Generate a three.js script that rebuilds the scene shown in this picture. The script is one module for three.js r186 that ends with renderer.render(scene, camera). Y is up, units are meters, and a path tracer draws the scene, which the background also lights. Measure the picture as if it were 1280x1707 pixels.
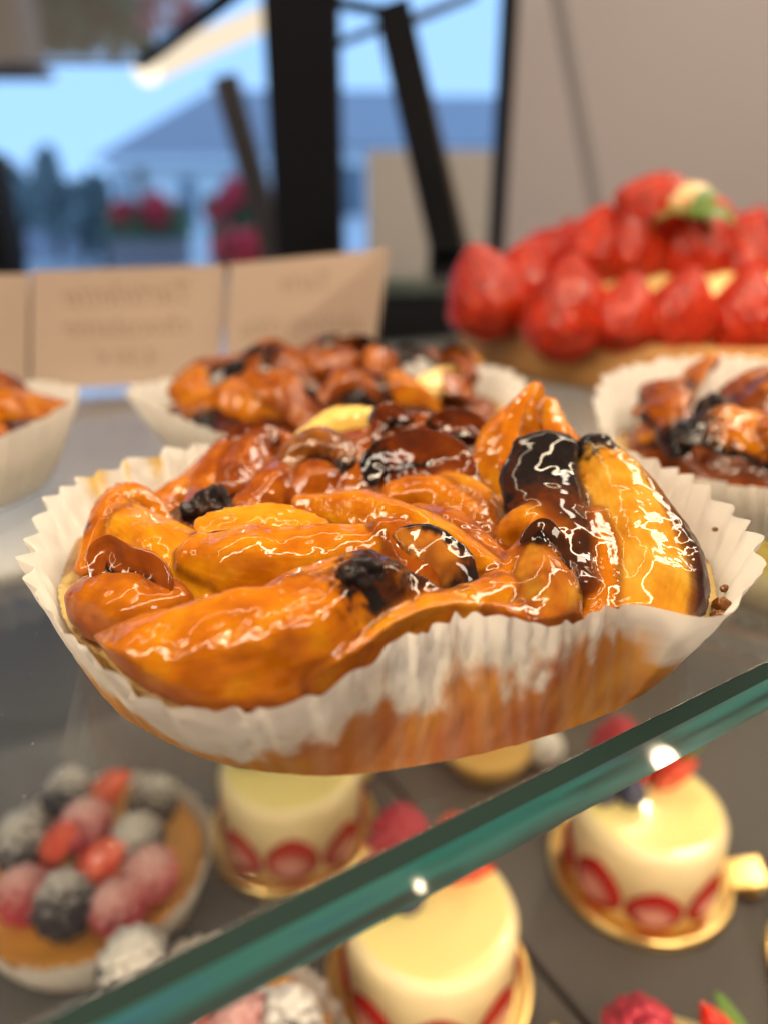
import * as THREE from 'three';
import { RoundedBoxGeometry } from 'three/addons/geometries/RoundedBoxGeometry.js';
import { mergeGeometries } from 'three/addons/utils/BufferGeometryUtils.js';
import { RectAreaLightUniformsLib } from 'three/addons/lights/RectAreaLightUniformsLib.js';
import { createNoise3D } from 'simplex-noise';

// ------------------------------------------------------------------ camera, sky, lamps, exposure
const scene = new THREE.Scene();
const EYE = new THREE.Vector3(0, 0.07, 0), PITCH = 22 * Math.PI / 180, FOC = 1183;
const camera = new THREE.PerspectiveCamera(2 * Math.atan(853.5 / FOC) * 180 / Math.PI, 767 / 1024, 0.01, 400);
camera.position.copy(EYE);
camera.rotation.set(-PITCH, 0, 0);
camera.focus = 0.112;
camera.userData.fStop = 6.6;
scene.add(camera);

const renderer = new THREE.WebGLRenderer({ antialias: true });
renderer.setSize(767, 1024);
renderer.toneMapping = THREE.LinearToneMapping;
renderer.toneMappingExposure = 1.18;
renderer.shadowMap.enabled = true;
RectAreaLightUniformsLib.init();

{ // plain blue sky, paler towards the horizon
  const W = 64, H = 32, d = new Float32Array(W * H * 4);
  for (let j = 0; j < H; j++) for (let i = 0; i < W; i++) {
    const e = Math.max(0, ((j + 0.5) / H - 0.5) * 2), k = Math.pow(e, 0.6), o = (j * W + i) * 4;
    d[o] = 0.40 - 0.06 * k; d[o + 1] = 0.72 - 0.08 * k; d[o + 2] = 1.22 - 0.06 * k; d[o + 3] = 1;
  }
  const t = new THREE.DataTexture(d, W, H, THREE.RGBAFormat, THREE.FloatType);
  t.mapping = THREE.EquirectangularReflectionMapping; t.magFilter = THREE.LinearFilter; t.needsUpdate = true;
  scene.background = t; scene.environment = t;
}
const LAMP = { strip: 33, back: 14, under: 44, deck: 30, ceiling: 14 };

// ------------------------------------------------------------------ helpers
let seedState = 12345;
function rnd() { seedState = (seedState * 1664525 + 1013904223) >>> 0; return seedState / 4294967296; }
const rr = (a, b) => a + (b - a) * rnd();
const noise = createNoise3D(rnd);
const V = (x, y, z) => new THREE.Vector3(x, y, z);
const clamp01 = x => Math.min(1, Math.max(0, x));
const sstep = (a, b, x) => { const t = clamp01((x - a) / (b - a)); return t * t * (3 - 2 * t); };
const lerp = (a, b, t) => a + (b - a) * t;
const mixc = (a, b, t) => [lerp(a[0], b[0], t), lerp(a[1], b[1], t), lerp(a[2], b[2], t)];
const sgnpow = (x, p) => Math.sign(x) * Math.pow(Math.abs(x), p);
const CP = Math.cos(PITCH), SP = Math.sin(PITCH);
// plan positions are measured off the photograph: a sight line cut at a height, a distance to the back, or a depth
function ray(px, py) {
  const x = (px - 640) / FOC, y = -(py - 853.5) / FOC;
  return V(x, y * CP - SP, -y * SP - CP);
}
const atY = (px, py, Y) => { const d = ray(px, py); return d.multiplyScalar((Y - EYE.y) / d.y).add(EYE); };
const atZ = (px, py, z) => { const d = ray(px, py); return d.multiplyScalar((-z) / d.z).add(EYE); };   // z metres behind the eye plane
const atD = (px, py, dep) => ray(px, py).multiplyScalar(dep).add(EYE);

const used = new Map();
function numbered(name) { const n = used.get(name) || 0; used.set(name, n + 1); return n ? name + '_' + String(n).padStart(3, '0') : name; }
function tag(o, label, category, group, kind) {
  o.userData.label = label; if (category) o.userData.category = category; if (group) o.userData.group = group; if (kind) o.userData.kind = kind; return o;
}
function thing(name, label, category, pos = V(0, 0, 0), group, turn = 0) {
  const g = new THREE.Group(); g.name = numbered(name); g.position.copy(pos); g.rotation.y = turn; scene.add(g);
  return tag(g, label, category, group);
}
function mesh(name, geo, mat, parent = scene, pos, top) {
  const m = new THREE.Mesh(geo, mat); m.name = parent === scene ? numbered(name) : name; m.castShadow = m.receiveShadow = true;
  if (pos) m.position.copy(pos); parent.add(m); return m;
}
function structure(name, geo, mat, pos, label) { const m = mesh(name, geo, mat, scene, pos); m.userData.kind = 'structure'; if (label) m.userData.label = label; return m; }
const P = (o) => new THREE.MeshPhysicalMaterial(o);
const S = (r, g, b, rough = 0.7, metal = 0, extra = {}) => { const m = new THREE.MeshPhysicalMaterial({ roughness: rough, metalness: metal, ...extra }); m.color.setRGB(r, g, b); return m; };

function gridGeo(nu, nv, f, closedV, capped) { // f(i,j) -> {p:[x,y,z], c:[r,g,b]}
  const pos = [], col = [], idx = [];
  const cols = closedV ? nv : nv + 1;
  for (let i = 0; i <= nu; i++) for (let j = 0; j < cols; j++) {
    const q = f(i / nu, j / nv); pos.push(q.p.x, q.p.y, q.p.z); if (q.c) col.push(...q.c);
  }
  for (let i = 0; i < nu; i++) for (let j = 0; j < nv; j++) {
    const a = i * cols + j, b = i * cols + (j + 1) % cols, c = a + cols, d = b + cols;
    idx.push(a, b, c, b, d, c);
  }
  if (capped) for (const i of [0, nu]) {
    let x = 0, y = 0, z = 0; for (let j = 0; j < cols; j++) { const k = (i * cols + j) * 3; x += pos[k]; y += pos[k + 1]; z += pos[k + 2]; }
    const n = pos.length / 3; pos.push(x / cols, y / cols, z / cols);
    if (col.length) col.push(...col.slice(i * cols * 3, i * cols * 3 + 3));
    for (let j = 0; j < cols; j++) { const a = i * cols + j, b = i * cols + (j + 1) % cols; if (i) idx.push(a, b, n); else idx.push(b, a, n); }
  }
  const g = new THREE.BufferGeometry();
  g.setAttribute('position', new THREE.Float32BufferAttribute(pos, 3));
  if (col.length) g.setAttribute('color', new THREE.Float32BufferAttribute(col, 3));
  g.setIndex(idx); g.computeVertexNormals(); return g;
}
function box(w, h, d, r = 0) { return r ? new RoundedBoxGeometry(w, h, d, 3, r) : new THREE.BoxGeometry(w, h, d); }
function barGeo(a, b, w, d, hint = V(0, 0, 1)) { // rectangular bar from a to b, d deep along hint
  const y = b.clone().sub(a), L = y.length(); y.normalize();
  const x = y.clone().cross(hint).normalize(), z = x.clone().cross(y);
  const g = new RoundedBoxGeometry(w, L, d, 2, Math.min(w, d) * 0.08);
  g.applyMatrix4(new THREE.Matrix4().makeBasis(x, y, z).setPosition(a.clone().add(b).multiplyScalar(0.5))); return g;
}
function panelGeo(p00, p10, p11, p01, th) { // a quadrilateral sheet with thickness; uv on both faces
  const n = p10.clone().sub(p00).cross(p01.clone().sub(p00)).normalize().multiplyScalar(th / 2);
  const c = [p00, p10, p11, p01], f = c.map(p => p.clone().add(n)), b = c.map(p => p.clone().sub(n));
  const pos = [], uv = [], U = [[0, 0], [1, 0], [1, 1], [0, 1]];
  const quad = (q, us) => { for (const k of [0, 1, 2, 0, 2, 3]) { pos.push(q[k].x, q[k].y, q[k].z); uv.push(...us[k]); } };
  quad(f, U); quad([b[1], b[0], b[3], b[2]], [U[1], U[0], U[3], U[2]]);
  for (let i = 0; i < 4; i++) { const j = (i + 1) % 4; quad([f[i], b[i], b[j], f[j]], [[0, 0], [0, 0], [0, 0], [0, 0]]); }
  const g = new THREE.BufferGeometry();
  g.setAttribute('position', new THREE.Float32BufferAttribute(pos, 3)); g.setAttribute('uv', new THREE.Float32BufferAttribute(uv, 2));
  g.computeVertexNormals(); return g;
}

// ------------------------------------------------------------------ materials
const M = {
  glass: P({ color: 0xffffff, roughness: 0.0, transmission: 1, thickness: 0.01, ior: 1.5, attenuationDistance: 0.30 }),
  fruit: P({ color: 0xffffff, vertexColors: true, roughness: 0.9, clearcoat: 1, clearcoatRoughness: 0.035, transmission: 0.32, specularIntensity: 0.1 }),
  char: P({ color: 0xffffff, vertexColors: true, roughness: 0.85, clearcoat: 0.3, clearcoatRoughness: 0.1, specularIntensity: 0.3 }),
  paper: P({ color: 0xffffff, vertexColors: true, roughness: 0.92, specularIntensity: 0.25, transmission: 0.3, side: THREE.DoubleSide }),
  paperWhite: S(0.80, 0.76, 0.69, 0.92, 0, { transmission: 0.3, side: THREE.DoubleSide }),
  custard: P({ color: 0xffffff, vertexColors: true, roughness: 0.6, clearcoat: 0.6, clearcoatRoughness: 0.15 }),
  blackMetal: S(0.0035, 0.004, 0.008, 0.6, 0, { specularIntensity: 0.45 }),
  greyMetal: S(0.055, 0.05, 0.06, 0.5, 0),
  steelSide: S(0.16, 0.13, 0.11, 0.45, 0.4),
  gold: S(0.95, 0.68, 0.26, 0.28, 1),
  cream: S(0.86, 0.72, 0.42, 0.45, 0, { clearcoat: 0.35, clearcoatRoughness: 0.2 }),
  creamTop: S(0.88, 0.74, 0.30, 0.18, 0, { clearcoat: 1, clearcoatRoughness: 0.04 }),
  lemon: S(0.92, 0.60, 0.012, 0.2, 0, { clearcoat: 1, clearcoatRoughness: 0.05 }),
  crust: S(0.42, 0.20, 0.06, 0.75),
  strawberry: P({ color: 0xffffff, vertexColors: true, roughness: 0.9, clearcoat: 0.65, clearcoatRoughness: 0.06, transmission: 0, specularIntensity: 0.25 }),
  berry: P({ color: 0xffffff, vertexColors: true, roughness: 0.7, clearcoat: 0.3, clearcoatRoughness: 0.25 }),
  leaf: S(0.10, 0.22, 0.02, 0.6, 0, { transmission: 0.2, side: THREE.DoubleSide }),
  slate: S(0.088, 0.078, 0.072, 0.55),
  darkPanel: S(0.007, 0.006, 0.006, 0.5),
  marble: S(0.46, 0.43, 0.40, 0.35),
};
M.glass.attenuationColor = new THREE.Color().setRGB(0.22, 0.68, 0.58);

// ------------------------------------------------------------------ room shell and street
const wallM = S(0.52, 0.46, 0.44, 0.85), ceilM = S(0.7, 0.68, 0.64, 0.9), floorM = S(0.20, 0.17, 0.15, 0.5);
const streetM = S(0.42, 0.42, 0.43, 0.9);
structure('ground', box(160, 0.1, 120), streetM, V(0, -1.42, -63));
structure('floor', box(6.2, 0.12, 5.0), floorM, V(-0.3, -1.24, 0.1));
structure('ceiling', box(6.2, 0.12, 5.0), ceilM, V(-0.3, 1.66, 0.1));
structure('back_wall', box(6.2, 2.9, 0.12), wallM, V(-0.3, 0.21, 2.6));
structure('right_wall', box(0.12, 2.9, 4.6), wallM, V(2.8, 0.21, 0.2));
structure('left_wall', box(0.12, 2.9, 4.6), wallM, V(-3.34, 0.21, 0.2));
{ // window front: opening on the left, plastered wall on the right
  const zF = -2.2, xE = atZ(846, 200, 2.2).x;
  structure('front_wall', box(2.86 - xE, 2.9, 0.12), S(0.56, 0.49, 0.48, 0.6, 0, { clearcoat: 0.9, clearcoatRoughness: 0.1 }), V((2.86 + xE) / 2, 0.21, zF));
  const sillTop = atZ(300, 470, 2.2).y;
  structure('window_wall', box(xE + 3.4, sillTop + 1.24, 0.12), wallM, V((xE - 3.4) / 2, (sillTop - 1.24) / 2, zF));
  structure('window_header', box(xE + 3.4, 0.5, 0.12), wallM, V((xE - 3.4) / 2, 1.41, zF));
}

// lamps: strips inside the case run along the shelf edge (direction U), V2 runs to the back of the case
const U = V(0.855, 0, -0.518).normalize(), W2 = V(-U.z * -1, 0, -U.x).normalize(); // W2 = (-0.518,0,-0.855)
W2.set(-0.518, 0, -0.855).normalize();
const E0 = atY(640, 1425, 0);
const caseP = (u, v, y) => E0.clone().addScaledVector(U, u).addScaledVector(W2, v).setY(y);
const caseTurn = Math.atan2(-U.z, U.x);
const WARM = new THREE.Color().setRGB(1.0, 0.79, 0.53);
function ledStrip(name, label, u, v, y, len, wid, power, aim, tilt = 0) {
  const g = thing(name, label, 'led strip', caseP(u, v, y), 'led strips of the display case', caseTurn);
  mesh('rail', mergeGeometries([box(len + 0.02, 0.008, wid + 0.008).translate(0, 0.0065, 0), box(len + 0.02, 0.009, 0.003).translate(0, -0.0015, wid / 2 + 0.0025), box(len + 0.02, 0.009, 0.003).translate(0, -0.0015, -wid / 2 - 0.0025), box(0.008, 0.009, wid).translate(len / 2 + 0.005, -0.0015, 0), box(0.008, 0.009, wid).translate(-len / 2 - 0.005, -0.0015, 0)]), M.blackMetal, g);
  const em = new THREE.MeshStandardMaterial({ color: 0x000000, roughness: 0.6 });
  em.emissive.copy(WARM).multiplyScalar(power * 0.35);
  mesh('diffuser', box(len, 0.004, wid), em, g, V(0, 0, 0));
  const L = new THREE.RectAreaLight(WARM, power, len, wid);
  L.position.set(0, -0.003, 0); L.rotation.set(-Math.PI / 2 + tilt, 0, 0); g.add(L);
  return g;
}
ledStrip('led_strip', 'warm led strip over the front of the glass shelf', 0.02, 0.02, 0.215, 1.3, 0.013, LAMP.strip);
ledStrip('led_strip', 'warm led strip over the back of the glass shelf', 0.05, 0.20, 0.30, 1.3, 0.013, LAMP.back);
ledStrip('led_strip', 'warm led strip under the front edge of the glass shelf', 0.05, -0.13, -0.022, 1.1, 0.014, LAMP.under, null, 0.62);
ledStrip('led_strip', 'added warm led strip under the back edge of the glass shelf', 0.1, 0.46, -0.022, 1.1, 0.012, LAMP.deck);  // strip added to brighten the stone counter and ledge below
{  // ceiling panels added out of view for soft fill
  const lamps = [[1.1, -0.9], [0.7, 1.0], [-1.3, 0.9]];
  lamps.forEach(([x, z], i) => {
    const g = thing('ceiling_fill', ['added square fill light on the ceiling near the plastered wall', 'added square fill light behind the display case on the right', 'added square fill light behind the display case on the left'][i], 'ceiling light', V(x, 1.585, z), 'added square fill lights');
    mesh('frame', box(0.66, 0.03, 0.66, 0.005), M.greyMetal, g);
    const em = new THREE.MeshStandardMaterial({ color: 0x000000 }); em.emissive.setRGB(1, 0.86, 0.68).multiplyScalar(LAMP.ceiling * 0.4);
    mesh('diffuser', box(0.6, 0.01, 0.6), em, g, V(0, -0.02, 0));
    const L = new THREE.RectAreaLight(new THREE.Color().setRGB(1, 0.86, 0.68), LAMP.ceiling, 0.6, 0.6);
    L.position.set(0, -0.03, 0); L.rotation.x = -Math.PI / 2; g.add(L);
  });
}

function glintSpot(label, p, r, power, towards) {  // spotlight added out of view to make a glint
  const g = thing('glint_spot', label, 'spotlight', p, 'small spotlights added for glints');
  const d = towards.clone().sub(p).normalize(), q = new THREE.Quaternion().setFromUnitVectors(V(0, 1, 0), d);
  const h = mesh('housing', new THREE.LatheGeometry([[0, -0.02], [r * 1.1, -0.02], [r * 1.35, -0.004], [r * 1.35, 0.001], [r * 1.05, 0.001], [r * 1.05, -0.002], [0, -0.002]].map(a => new THREE.Vector2(...a)), 24), M.blackMetal, g); h.quaternion.copy(q);
  const em = new THREE.MeshStandardMaterial({ color: 0x000000 }); em.emissive.copy(WARM).multiplyScalar(power);
  const lens = mesh('lens', new THREE.SphereGeometry(r, 20, 12, 0, Math.PI * 2, 0, Math.PI / 2).scale(1, 0.4, 1), em, g); lens.quaternion.copy(q);
  const L = new THREE.PointLight(WARM, power * Math.PI * r * r * 0.6); L.position.copy(d).multiplyScalar(r * 0.8); L.shadow.radius = r / 0.02; g.add(L);
}
glintSpot('added led spotlight under the glass shelf for the highlight on the right cake', V(0.144, -0.024, -0.321), 0.009, 60, V(0.104, -0.14, -0.21));
glintSpot('added led spotlight for the glass edge glint on the right', V(0.122, -0.069, -0.087), 0.0029, 34, V(0.043, -0.007, -0.09));
glintSpot('added led spotlight for the glass edge glint near the middle', V(0.063, -0.082, -0.039), 0.0012, 24, V(0.004, -0.007, -0.066));
{  // unseen rail added to hold the glint spotlights
  const g = thing('added_rail', 'thin black rail added to carry the glint spotlights', 'rail');
  mesh('rod', barGeo(V(0.122, -0.078, -0.084).addScaledVector(U, 0.3), V(0.075, -0.094, -0.028), 0.004, 0.004, V(0, 1, 0)), M.blackMetal, g);
}

// ------------------------------------------------------------------ the display case
function slabGeo(u0, u1, v0, v1, y0, y1, bevel = 0) { // in case axes
  const w = u1 - u0, d = v1 - v0, h = y1 - y0;
  const g = bevel ? new RoundedBoxGeometry(w, h, d, 2, bevel) : new THREE.BoxGeometry(w, h, d);
  const c = caseP((u0 + u1) / 2, (v0 + v1) / 2, (y0 + y1) / 2);
  g.applyMatrix4(new THREE.Matrix4().makeRotationY(caseTurn).setPosition(c)); return g;
}
{
  const g = thing('glass_shelf', 'thick clear glass shelf with a teal edge under the apricot tarts', 'glass shelf');
  mesh('glass_pane', slabGeo(-0.42, 0.95, 0.0004, 0.47, -0.0098, 0, 0.0002), M.glass, g);
  // front edge: light inside glass painted as teal streaks, arris ground along its top
  const edge = (v0, y0, v1, y1, mat, name, f) => mesh(name, gridGeo(260, 6, (u, k) => {
    const x = lerp(-0.42, 0.95, u), p = caseP(x, lerp(v0, v1, k), lerp(y0, y1, k)); return { p, c: f(x, k) };
  }), mat, g);
  const em = P({ color: 0xffffff, vertexColors: true, roughness: 0.5, clearcoat: 1, clearcoatRoughness: 0.06, side: THREE.DoubleSide });
  const ground = P({ color: 0xffffff, vertexColors: true, roughness: 0.6, specularIntensity: 0.4, side: THREE.DoubleSide });
  const lightStreak = (x, k) => 0.5 + 0.5 * noise(x * 22 + k * 0.8, k * 2.2, 2) + 0.3 * noise(x * 55 + k * 2, k * 5, 7);
  edge(-0.0013, -0.0092, -0.0013, -0.0018, em, 'edge_face', (x, k) => mixc([0.004, 0.050, 0.046], [0.016, 0.33, 0.30], clamp01(lightStreak(x, k) * 1.35 - 0.15 + 0.25 * k)).map((e, i) => i === 2 ? e * (1 + 0.5 * sstep(0.25, 0.7, noise(x * 34, k * 1.5, 11))) : e));
  edge(-0.0013, -0.0018, 0.0004, -0.00002, ground, 'ground_arris', (x, k) => { const m = 0.5 + 0.5 * noise(x * 1700, 1, 3), z = sstep(0.0, 0.3, noise(x * 14, 4, 4)); return mixc([0.012, 0.030, 0.024], [0.08, 0.12, 0.095], m * m * z * 0.8); });
  edge(0.0004, -0.0098, -0.0013, -0.0092, em, 'lower_arris', () => [0.03, 0.16, 0.14]);
}

const DECK = -0.177;
{ // lower deck: two slate boards with a joint, a dark gap behind them, pale stone beyond
  const g = thing('lower_deck', 'dark slate boards of the lower deck under the glass shelf', 'deck');
  const uJ = atY(900, 1615, DECK).sub(E0).dot(U);
  mesh('board', slabGeo(-0.6, uJ - 0.001, -0.22, 0.285, DECK - 0.015, DECK, 0.0012), M.slate, g);
  mesh('board', slabGeo(uJ + 0.001, 1.1, -0.22, 0.285, DECK - 0.015, DECK, 0.0012), M.slate, g);
  mesh('base_panel', slabGeo(-0.6, 1.1, -0.22, 0.29, DECK - 0.04, DECK - 0.018), M.darkPanel, g);
  const dk = mesh('dark_ledge', slabGeo(-0.7, 1.2, 0.29, 0.49, DECK - 0.04, DECK - 0.004), M.darkPanel, g);
  const st = mesh('stone_counter', slabGeo(-0.9, 1.4, 0.495, 0.95, DECK - 0.04, DECK), M.marble);
  tag(st, 'pale stone counter behind the dark ledge of the lower deck', 'counter');
}
{ // black ledge with green glass edge at the back, where the leaning bracket stands
  const a = atZ(600, 520, 0.60), b = atZ(800, 520, 0.60);
  const g = thing('back_ledge', 'black ledge topped with green edged glass behind the strawberry tart', 'ledge');
  const yT = atZ(690, 492, 0.58).y;
  mesh('ledge_body', box(0.36, yT + 0.02, 0.10, 0.002), M.blackMetal, g, V(atZ(740, 500, 0.63).x + 0.06, yT / 2 - 0.0105, -0.64));
  const gm = P({ color: 0xffffff, roughness: 0.02, transmission: 0.9, thickness: 0.01, ior: 1.5, attenuationDistance: 0.02 });
  gm.attenuationColor = new THREE.Color().setRGB(0.12, 0.6, 0.5);
  mesh('glass_top', box(0.36, 0.011, 0.10, 0.001), gm, g, V(atZ(740, 500, 0.63).x + 0.06, yT + 0.0057, -0.64));
}
// frame posts and brackets
function post(name, label, px0, px1, py, z, mat, yLo, yHi, dep = 0.05) {
  const a = atZ(px0, py, z), b = atZ(px1, py, z);
  const g = thing(name, label, 'post', V((a.x + b.x) / 2, 0, -z - dep / 2));
  mesh('post_body', box(Math.abs(b.x - a.x), yHi - yLo, dep, 0.002), mat, g, V(0, (yHi + yLo) / 2, 0));
  mesh('post_foot', box(Math.abs(b.x - a.x) + 0.012, 0.008, dep + 0.012, 0.002), mat, g, V(0, yLo - 0.004, 0));
  return g;
}
post('window_post', 'thick black window post in the middle behind the tan cards', 447, 567, 200, 0.86, M.blackMetal, -0.05, 0.6, 0.06);
post('window_post', 'thin dark window post beside the plastered wall', 829, 853, 200, 0.80, M.blackMetal, -0.05, 0.6, 0.03);
post('window_post', 'dark window post cut off by the left picture edge', -60, 1, 350, 0.85, M.blackMetal, -0.05, atZ(0, 250, 0.85).y, 0.04);
{
  const g = thing('leaning_bracket', 'black leaning bracket standing on the green glass ledge', 'bracket');
  const z = 0.64;
  mesh('arm', barGeo(atZ(652, 10, z), atZ(748, 440, z), 0.026, 0.03), M.blackMetal, g);
  mesh('side_strip', barGeo(atZ(682, 40, z + 0.02), atZ(776, 425, z + 0.02), 0.006, 0.03), M.steelSide, g);
  mesh('foot', box(0.03, 0.03, 0.03, 0.002), M.blackMetal, g, atZ(743, 445, z));
  mesh('cross_rod', barGeo(atZ(560, 4, z), atZ(650, 22, z), 0.007, 0.007), M.blackMetal, g);
  mesh('cross_rod', barGeo(atZ(563, 74, z + 0.1), atZ(648, 40, z), 0.005, 0.005), M.blackMetal, g);
  mesh('cross_rod', barGeo(atZ(676, 38, z), atZ(790, -8, z + 0.1), 0.006, 0.006), M.blackMetal, g);
}
{  // bar added in place of the bracket mirrored in the glass
  const g = thing('leaning_bracket', 'grey bar standing in for the bracket reflection left of the thick black window post', 'bracket');
  mesh('arm', barGeo(atZ(376, 128, 1.1), atZ(462, 430, 1.1), 0.034, 0.03), M.greyMetal, g);
  mesh('foot', box(0.05, 0.04, 0.04, 0.003), M.greyMetal, g, atZ(466, 438, 1.1));
}
{  // rod added to imitate the bracket reflected in a glass panel
  const g = thing('reflection_rod', 'thin pale grey rod added for the bracket reflection at the plastered wall', 'rod');
  mesh('rod', barGeo(atZ(926, -20, 1.3), atZ(1003, 400, 1.3), 0.016, 0.012), S(0.30, 0.275, 0.27, 0.7), g);
  mesh('rod_foot', box(0.03, 0.02, 0.03, 0.002), S(0.30, 0.275, 0.27, 0.7), g, atZ(1005, 408, 1.3));
}
{ // overhead glass plate at the upper left, seen from below
  const Y = 0.19, pts = [atY(-420, 105, Y), atY(236, 105, Y), atY(345, 18, Y)];
  const dir = pts[2].clone().sub(pts[1]), k = (-0.33 - pts[2].z) / dir.z;
  pts.push(pts[2].clone().addScaledVector(dir, k), V(-0.75, Y, -0.33));
  const g = thing('upper_glass_shelf', 'upper glass shelf mirroring the street at the top left', 'glass shelf');
  const sh = new THREE.Shape(pts.map(p => new THREE.Vector2(p.x, -p.z)));
  const geo = new THREE.ExtrudeGeometry(sh, { depth: 0.008, bevelEnabled: true, bevelSize: 0.0006, bevelThickness: 0.0006, bevelSegments: 1 });
  geo.rotateX(-Math.PI / 2); geo.translate(0, Y, 0);
  mesh('glass_plate', geo, M.glass, g);
  mesh('edge_rail', barGeo(pts[1], pts[2].clone().addScaledVector(dir, k), 0.008, 0.008, V(0, 1, 0)), M.blackMetal, g);
  mesh('edge_rail', barGeo(pts[0], pts[1], 0.003, 0.003, V(0, 1, 0)), M.greyMetal, g);
}
{ // hanging tube lamp
  const a = atD(246, 116, 1.0), b = atD(470, 18, 1.25), c = a.clone().add(b).multiplyScalar(0.5);
  const g = thing('tube_lamp', 'slim glowing tube lamp slanting across the upper left window', 'lamp', c);
  const d = b.clone().sub(a), L = d.length();
  const geo = new THREE.CapsuleGeometry(0.0185, L, 6, 16);
  const q = new THREE.Quaternion().setFromUnitVectors(V(0, 1, 0), d.clone().normalize());
  const em = new THREE.MeshStandardMaterial({ color: 0x000000 }); em.emissive.setRGB(1, 0.84, 0.62).multiplyScalar(0.85);
  const t = mesh('tube', geo, em, g); t.quaternion.copy(q);
  const cap = mesh('end_cap', new THREE.SphereGeometry(0.0192, 20, 14), em.clone(), g, a.clone().sub(c)); cap.material.emissive.setRGB(1, 0.87, 0.65).multiplyScalar(1.15);
  const pl = new THREE.PointLight(new THREE.Color().setRGB(1, 0.82, 0.55), 0.04); pl.position.copy(a.clone().sub(c)).add(V(0.01, -0.03, 0.02)); g.add(pl);
}
// ------------------------------------------------------------------ street outside
function leafCloud(n, f, size, seed) { // many small leaf faces
  const pos = [];
  for (let i = 0; i < n; i++) {
    const c = f(), s = size * rr(0.5, 1.3), a = V(rr(-1, 1), rr(-1, 1), rr(-1, 1)).normalize(), b = a.clone().cross(V(rr(-1, 1), rr(-1, 1), rr(-1, 1))).normalize();
    const p = [c.clone().addScaledVector(a, s), c.clone().addScaledVector(b, s * 0.6), c.clone().addScaledVector(a, -s), c.clone().addScaledVector(b, -s * 0.6)];
    for (const k of [0, 1, 2, 0, 2, 3]) pos.push(p[k].x, p[k].y, p[k].z);
  }
  const g = new THREE.BufferGeometry(); g.setAttribute('position', new THREE.Float32BufferAttribute(pos, 3)); g.computeVertexNormals(); return g;
}
const GY = -1.37;
const leafHazy = S(0.26, 0.30, 0.29, 0.8, 0, { side: THREE.DoubleSide }), leafMid = S(0.14, 0.22, 0.10, 0.8, 0, { side: THREE.DoubleSide });  // tree leaf tone paled to put street haze into the colour
const bark = S(0.09, 0.06, 0.04, 0.9), petal = S(0.78, 0.07, 0.09, 0.7, 0, { side: THREE.DoubleSide });
{ // white house with slate roof
  const zH = 24, wallH = S(0.88, 0.88, 0.86, 0.85), roofM = S(0.33, 0.31, 0.34, 0.7), winM = S(0.12, 0.16, 0.2, 0.15), frM = S(0.8, 0.8, 0.8, 0.5);
  const L = atZ(180, 262, zH), R = atZ(640, 262, zH), xL = L.x, xR = R.x, yE = atZ(200, 262, zH).y, zF = -zH;
  const g = thing('white_house', 'white house with blue grey roof across the street', 'house');
  const D = 7;
  mesh('wall', box(xR - xL, yE - GY, D), wallH, g, V((xL + xR) / 2, (yE + GY) / 2, zF - D / 2));
  const rise = atZ(350, 150, zH + 3.5).y - yE;
  const rf = new THREE.BufferGeometry();
  const e = 0.35, x0 = xL - e, x1 = xR + e, y0 = yE - 0.05, yr = yE + rise, zf = zF + e, zb = zF - D - e, xm0 = atZ(352, 150, zH + 3.5).x, xm1 = x1;
  const A = [x0, y0, zf], B = [x1, y0, zf], C = [x1, y0, zb], Dd = [x0, y0, zb], Rl = [xm0, yr, (zf + zb) / 2], Rr = [xm1, yr, (zf + zb) / 2];
  const tri = [A, B, Rr, A, Rr, Rl, B, C, Rr, C, Dd, Rl, C, Rl, Rr, Dd, A, Rl, A, Dd, C, A, C, B].flat();
  rf.setAttribute('position', new THREE.Float32BufferAttribute(tri, 3)); rf.computeVertexNormals();
  mesh('roof', rf, roofM, g);
  mesh('fascia', box(xR - xL + 0.5, 0.22, 0.08), frM, g, V((xL + xR) / 2, yE - 0.12, zF + 0.3));
  for (const [a, b, t, bt] of [[196, 222, 296, 372], [300, 332, 296, 372], [372, 398, 296, 372], [420, 440, 296, 372]]) {
    const p = atZ(a, t, zH), q = atZ(b, bt, zH), w = mesh('window', box(q.x - p.x + 0.2, p.y - q.y + 0.2, 0.1), frM, g, V((p.x + q.x) / 2, (p.y + q.y) / 2, zF + 0.052));
    mesh('pane', box((q.x - p.x) / 2 - 0.03, p.y - q.y, 0.04), winM, w, V(-(q.x - p.x) / 4, 0, 0.045));
    mesh('pane', box((q.x - p.x) / 2 - 0.03, p.y - q.y, 0.04), winM, w, V((q.x - p.x) / 4, 0, 0.045));
  }
  const p = atZ(226, 282, zH), q = atZ(256, 400, zH);
  mesh('door', box(q.x - p.x, p.y - GY, 0.1), S(0.28, 0.22, 0.2, 0.6), g, V((p.x + q.x) / 2, (p.y + GY) / 2, zF + 0.053));
}
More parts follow.
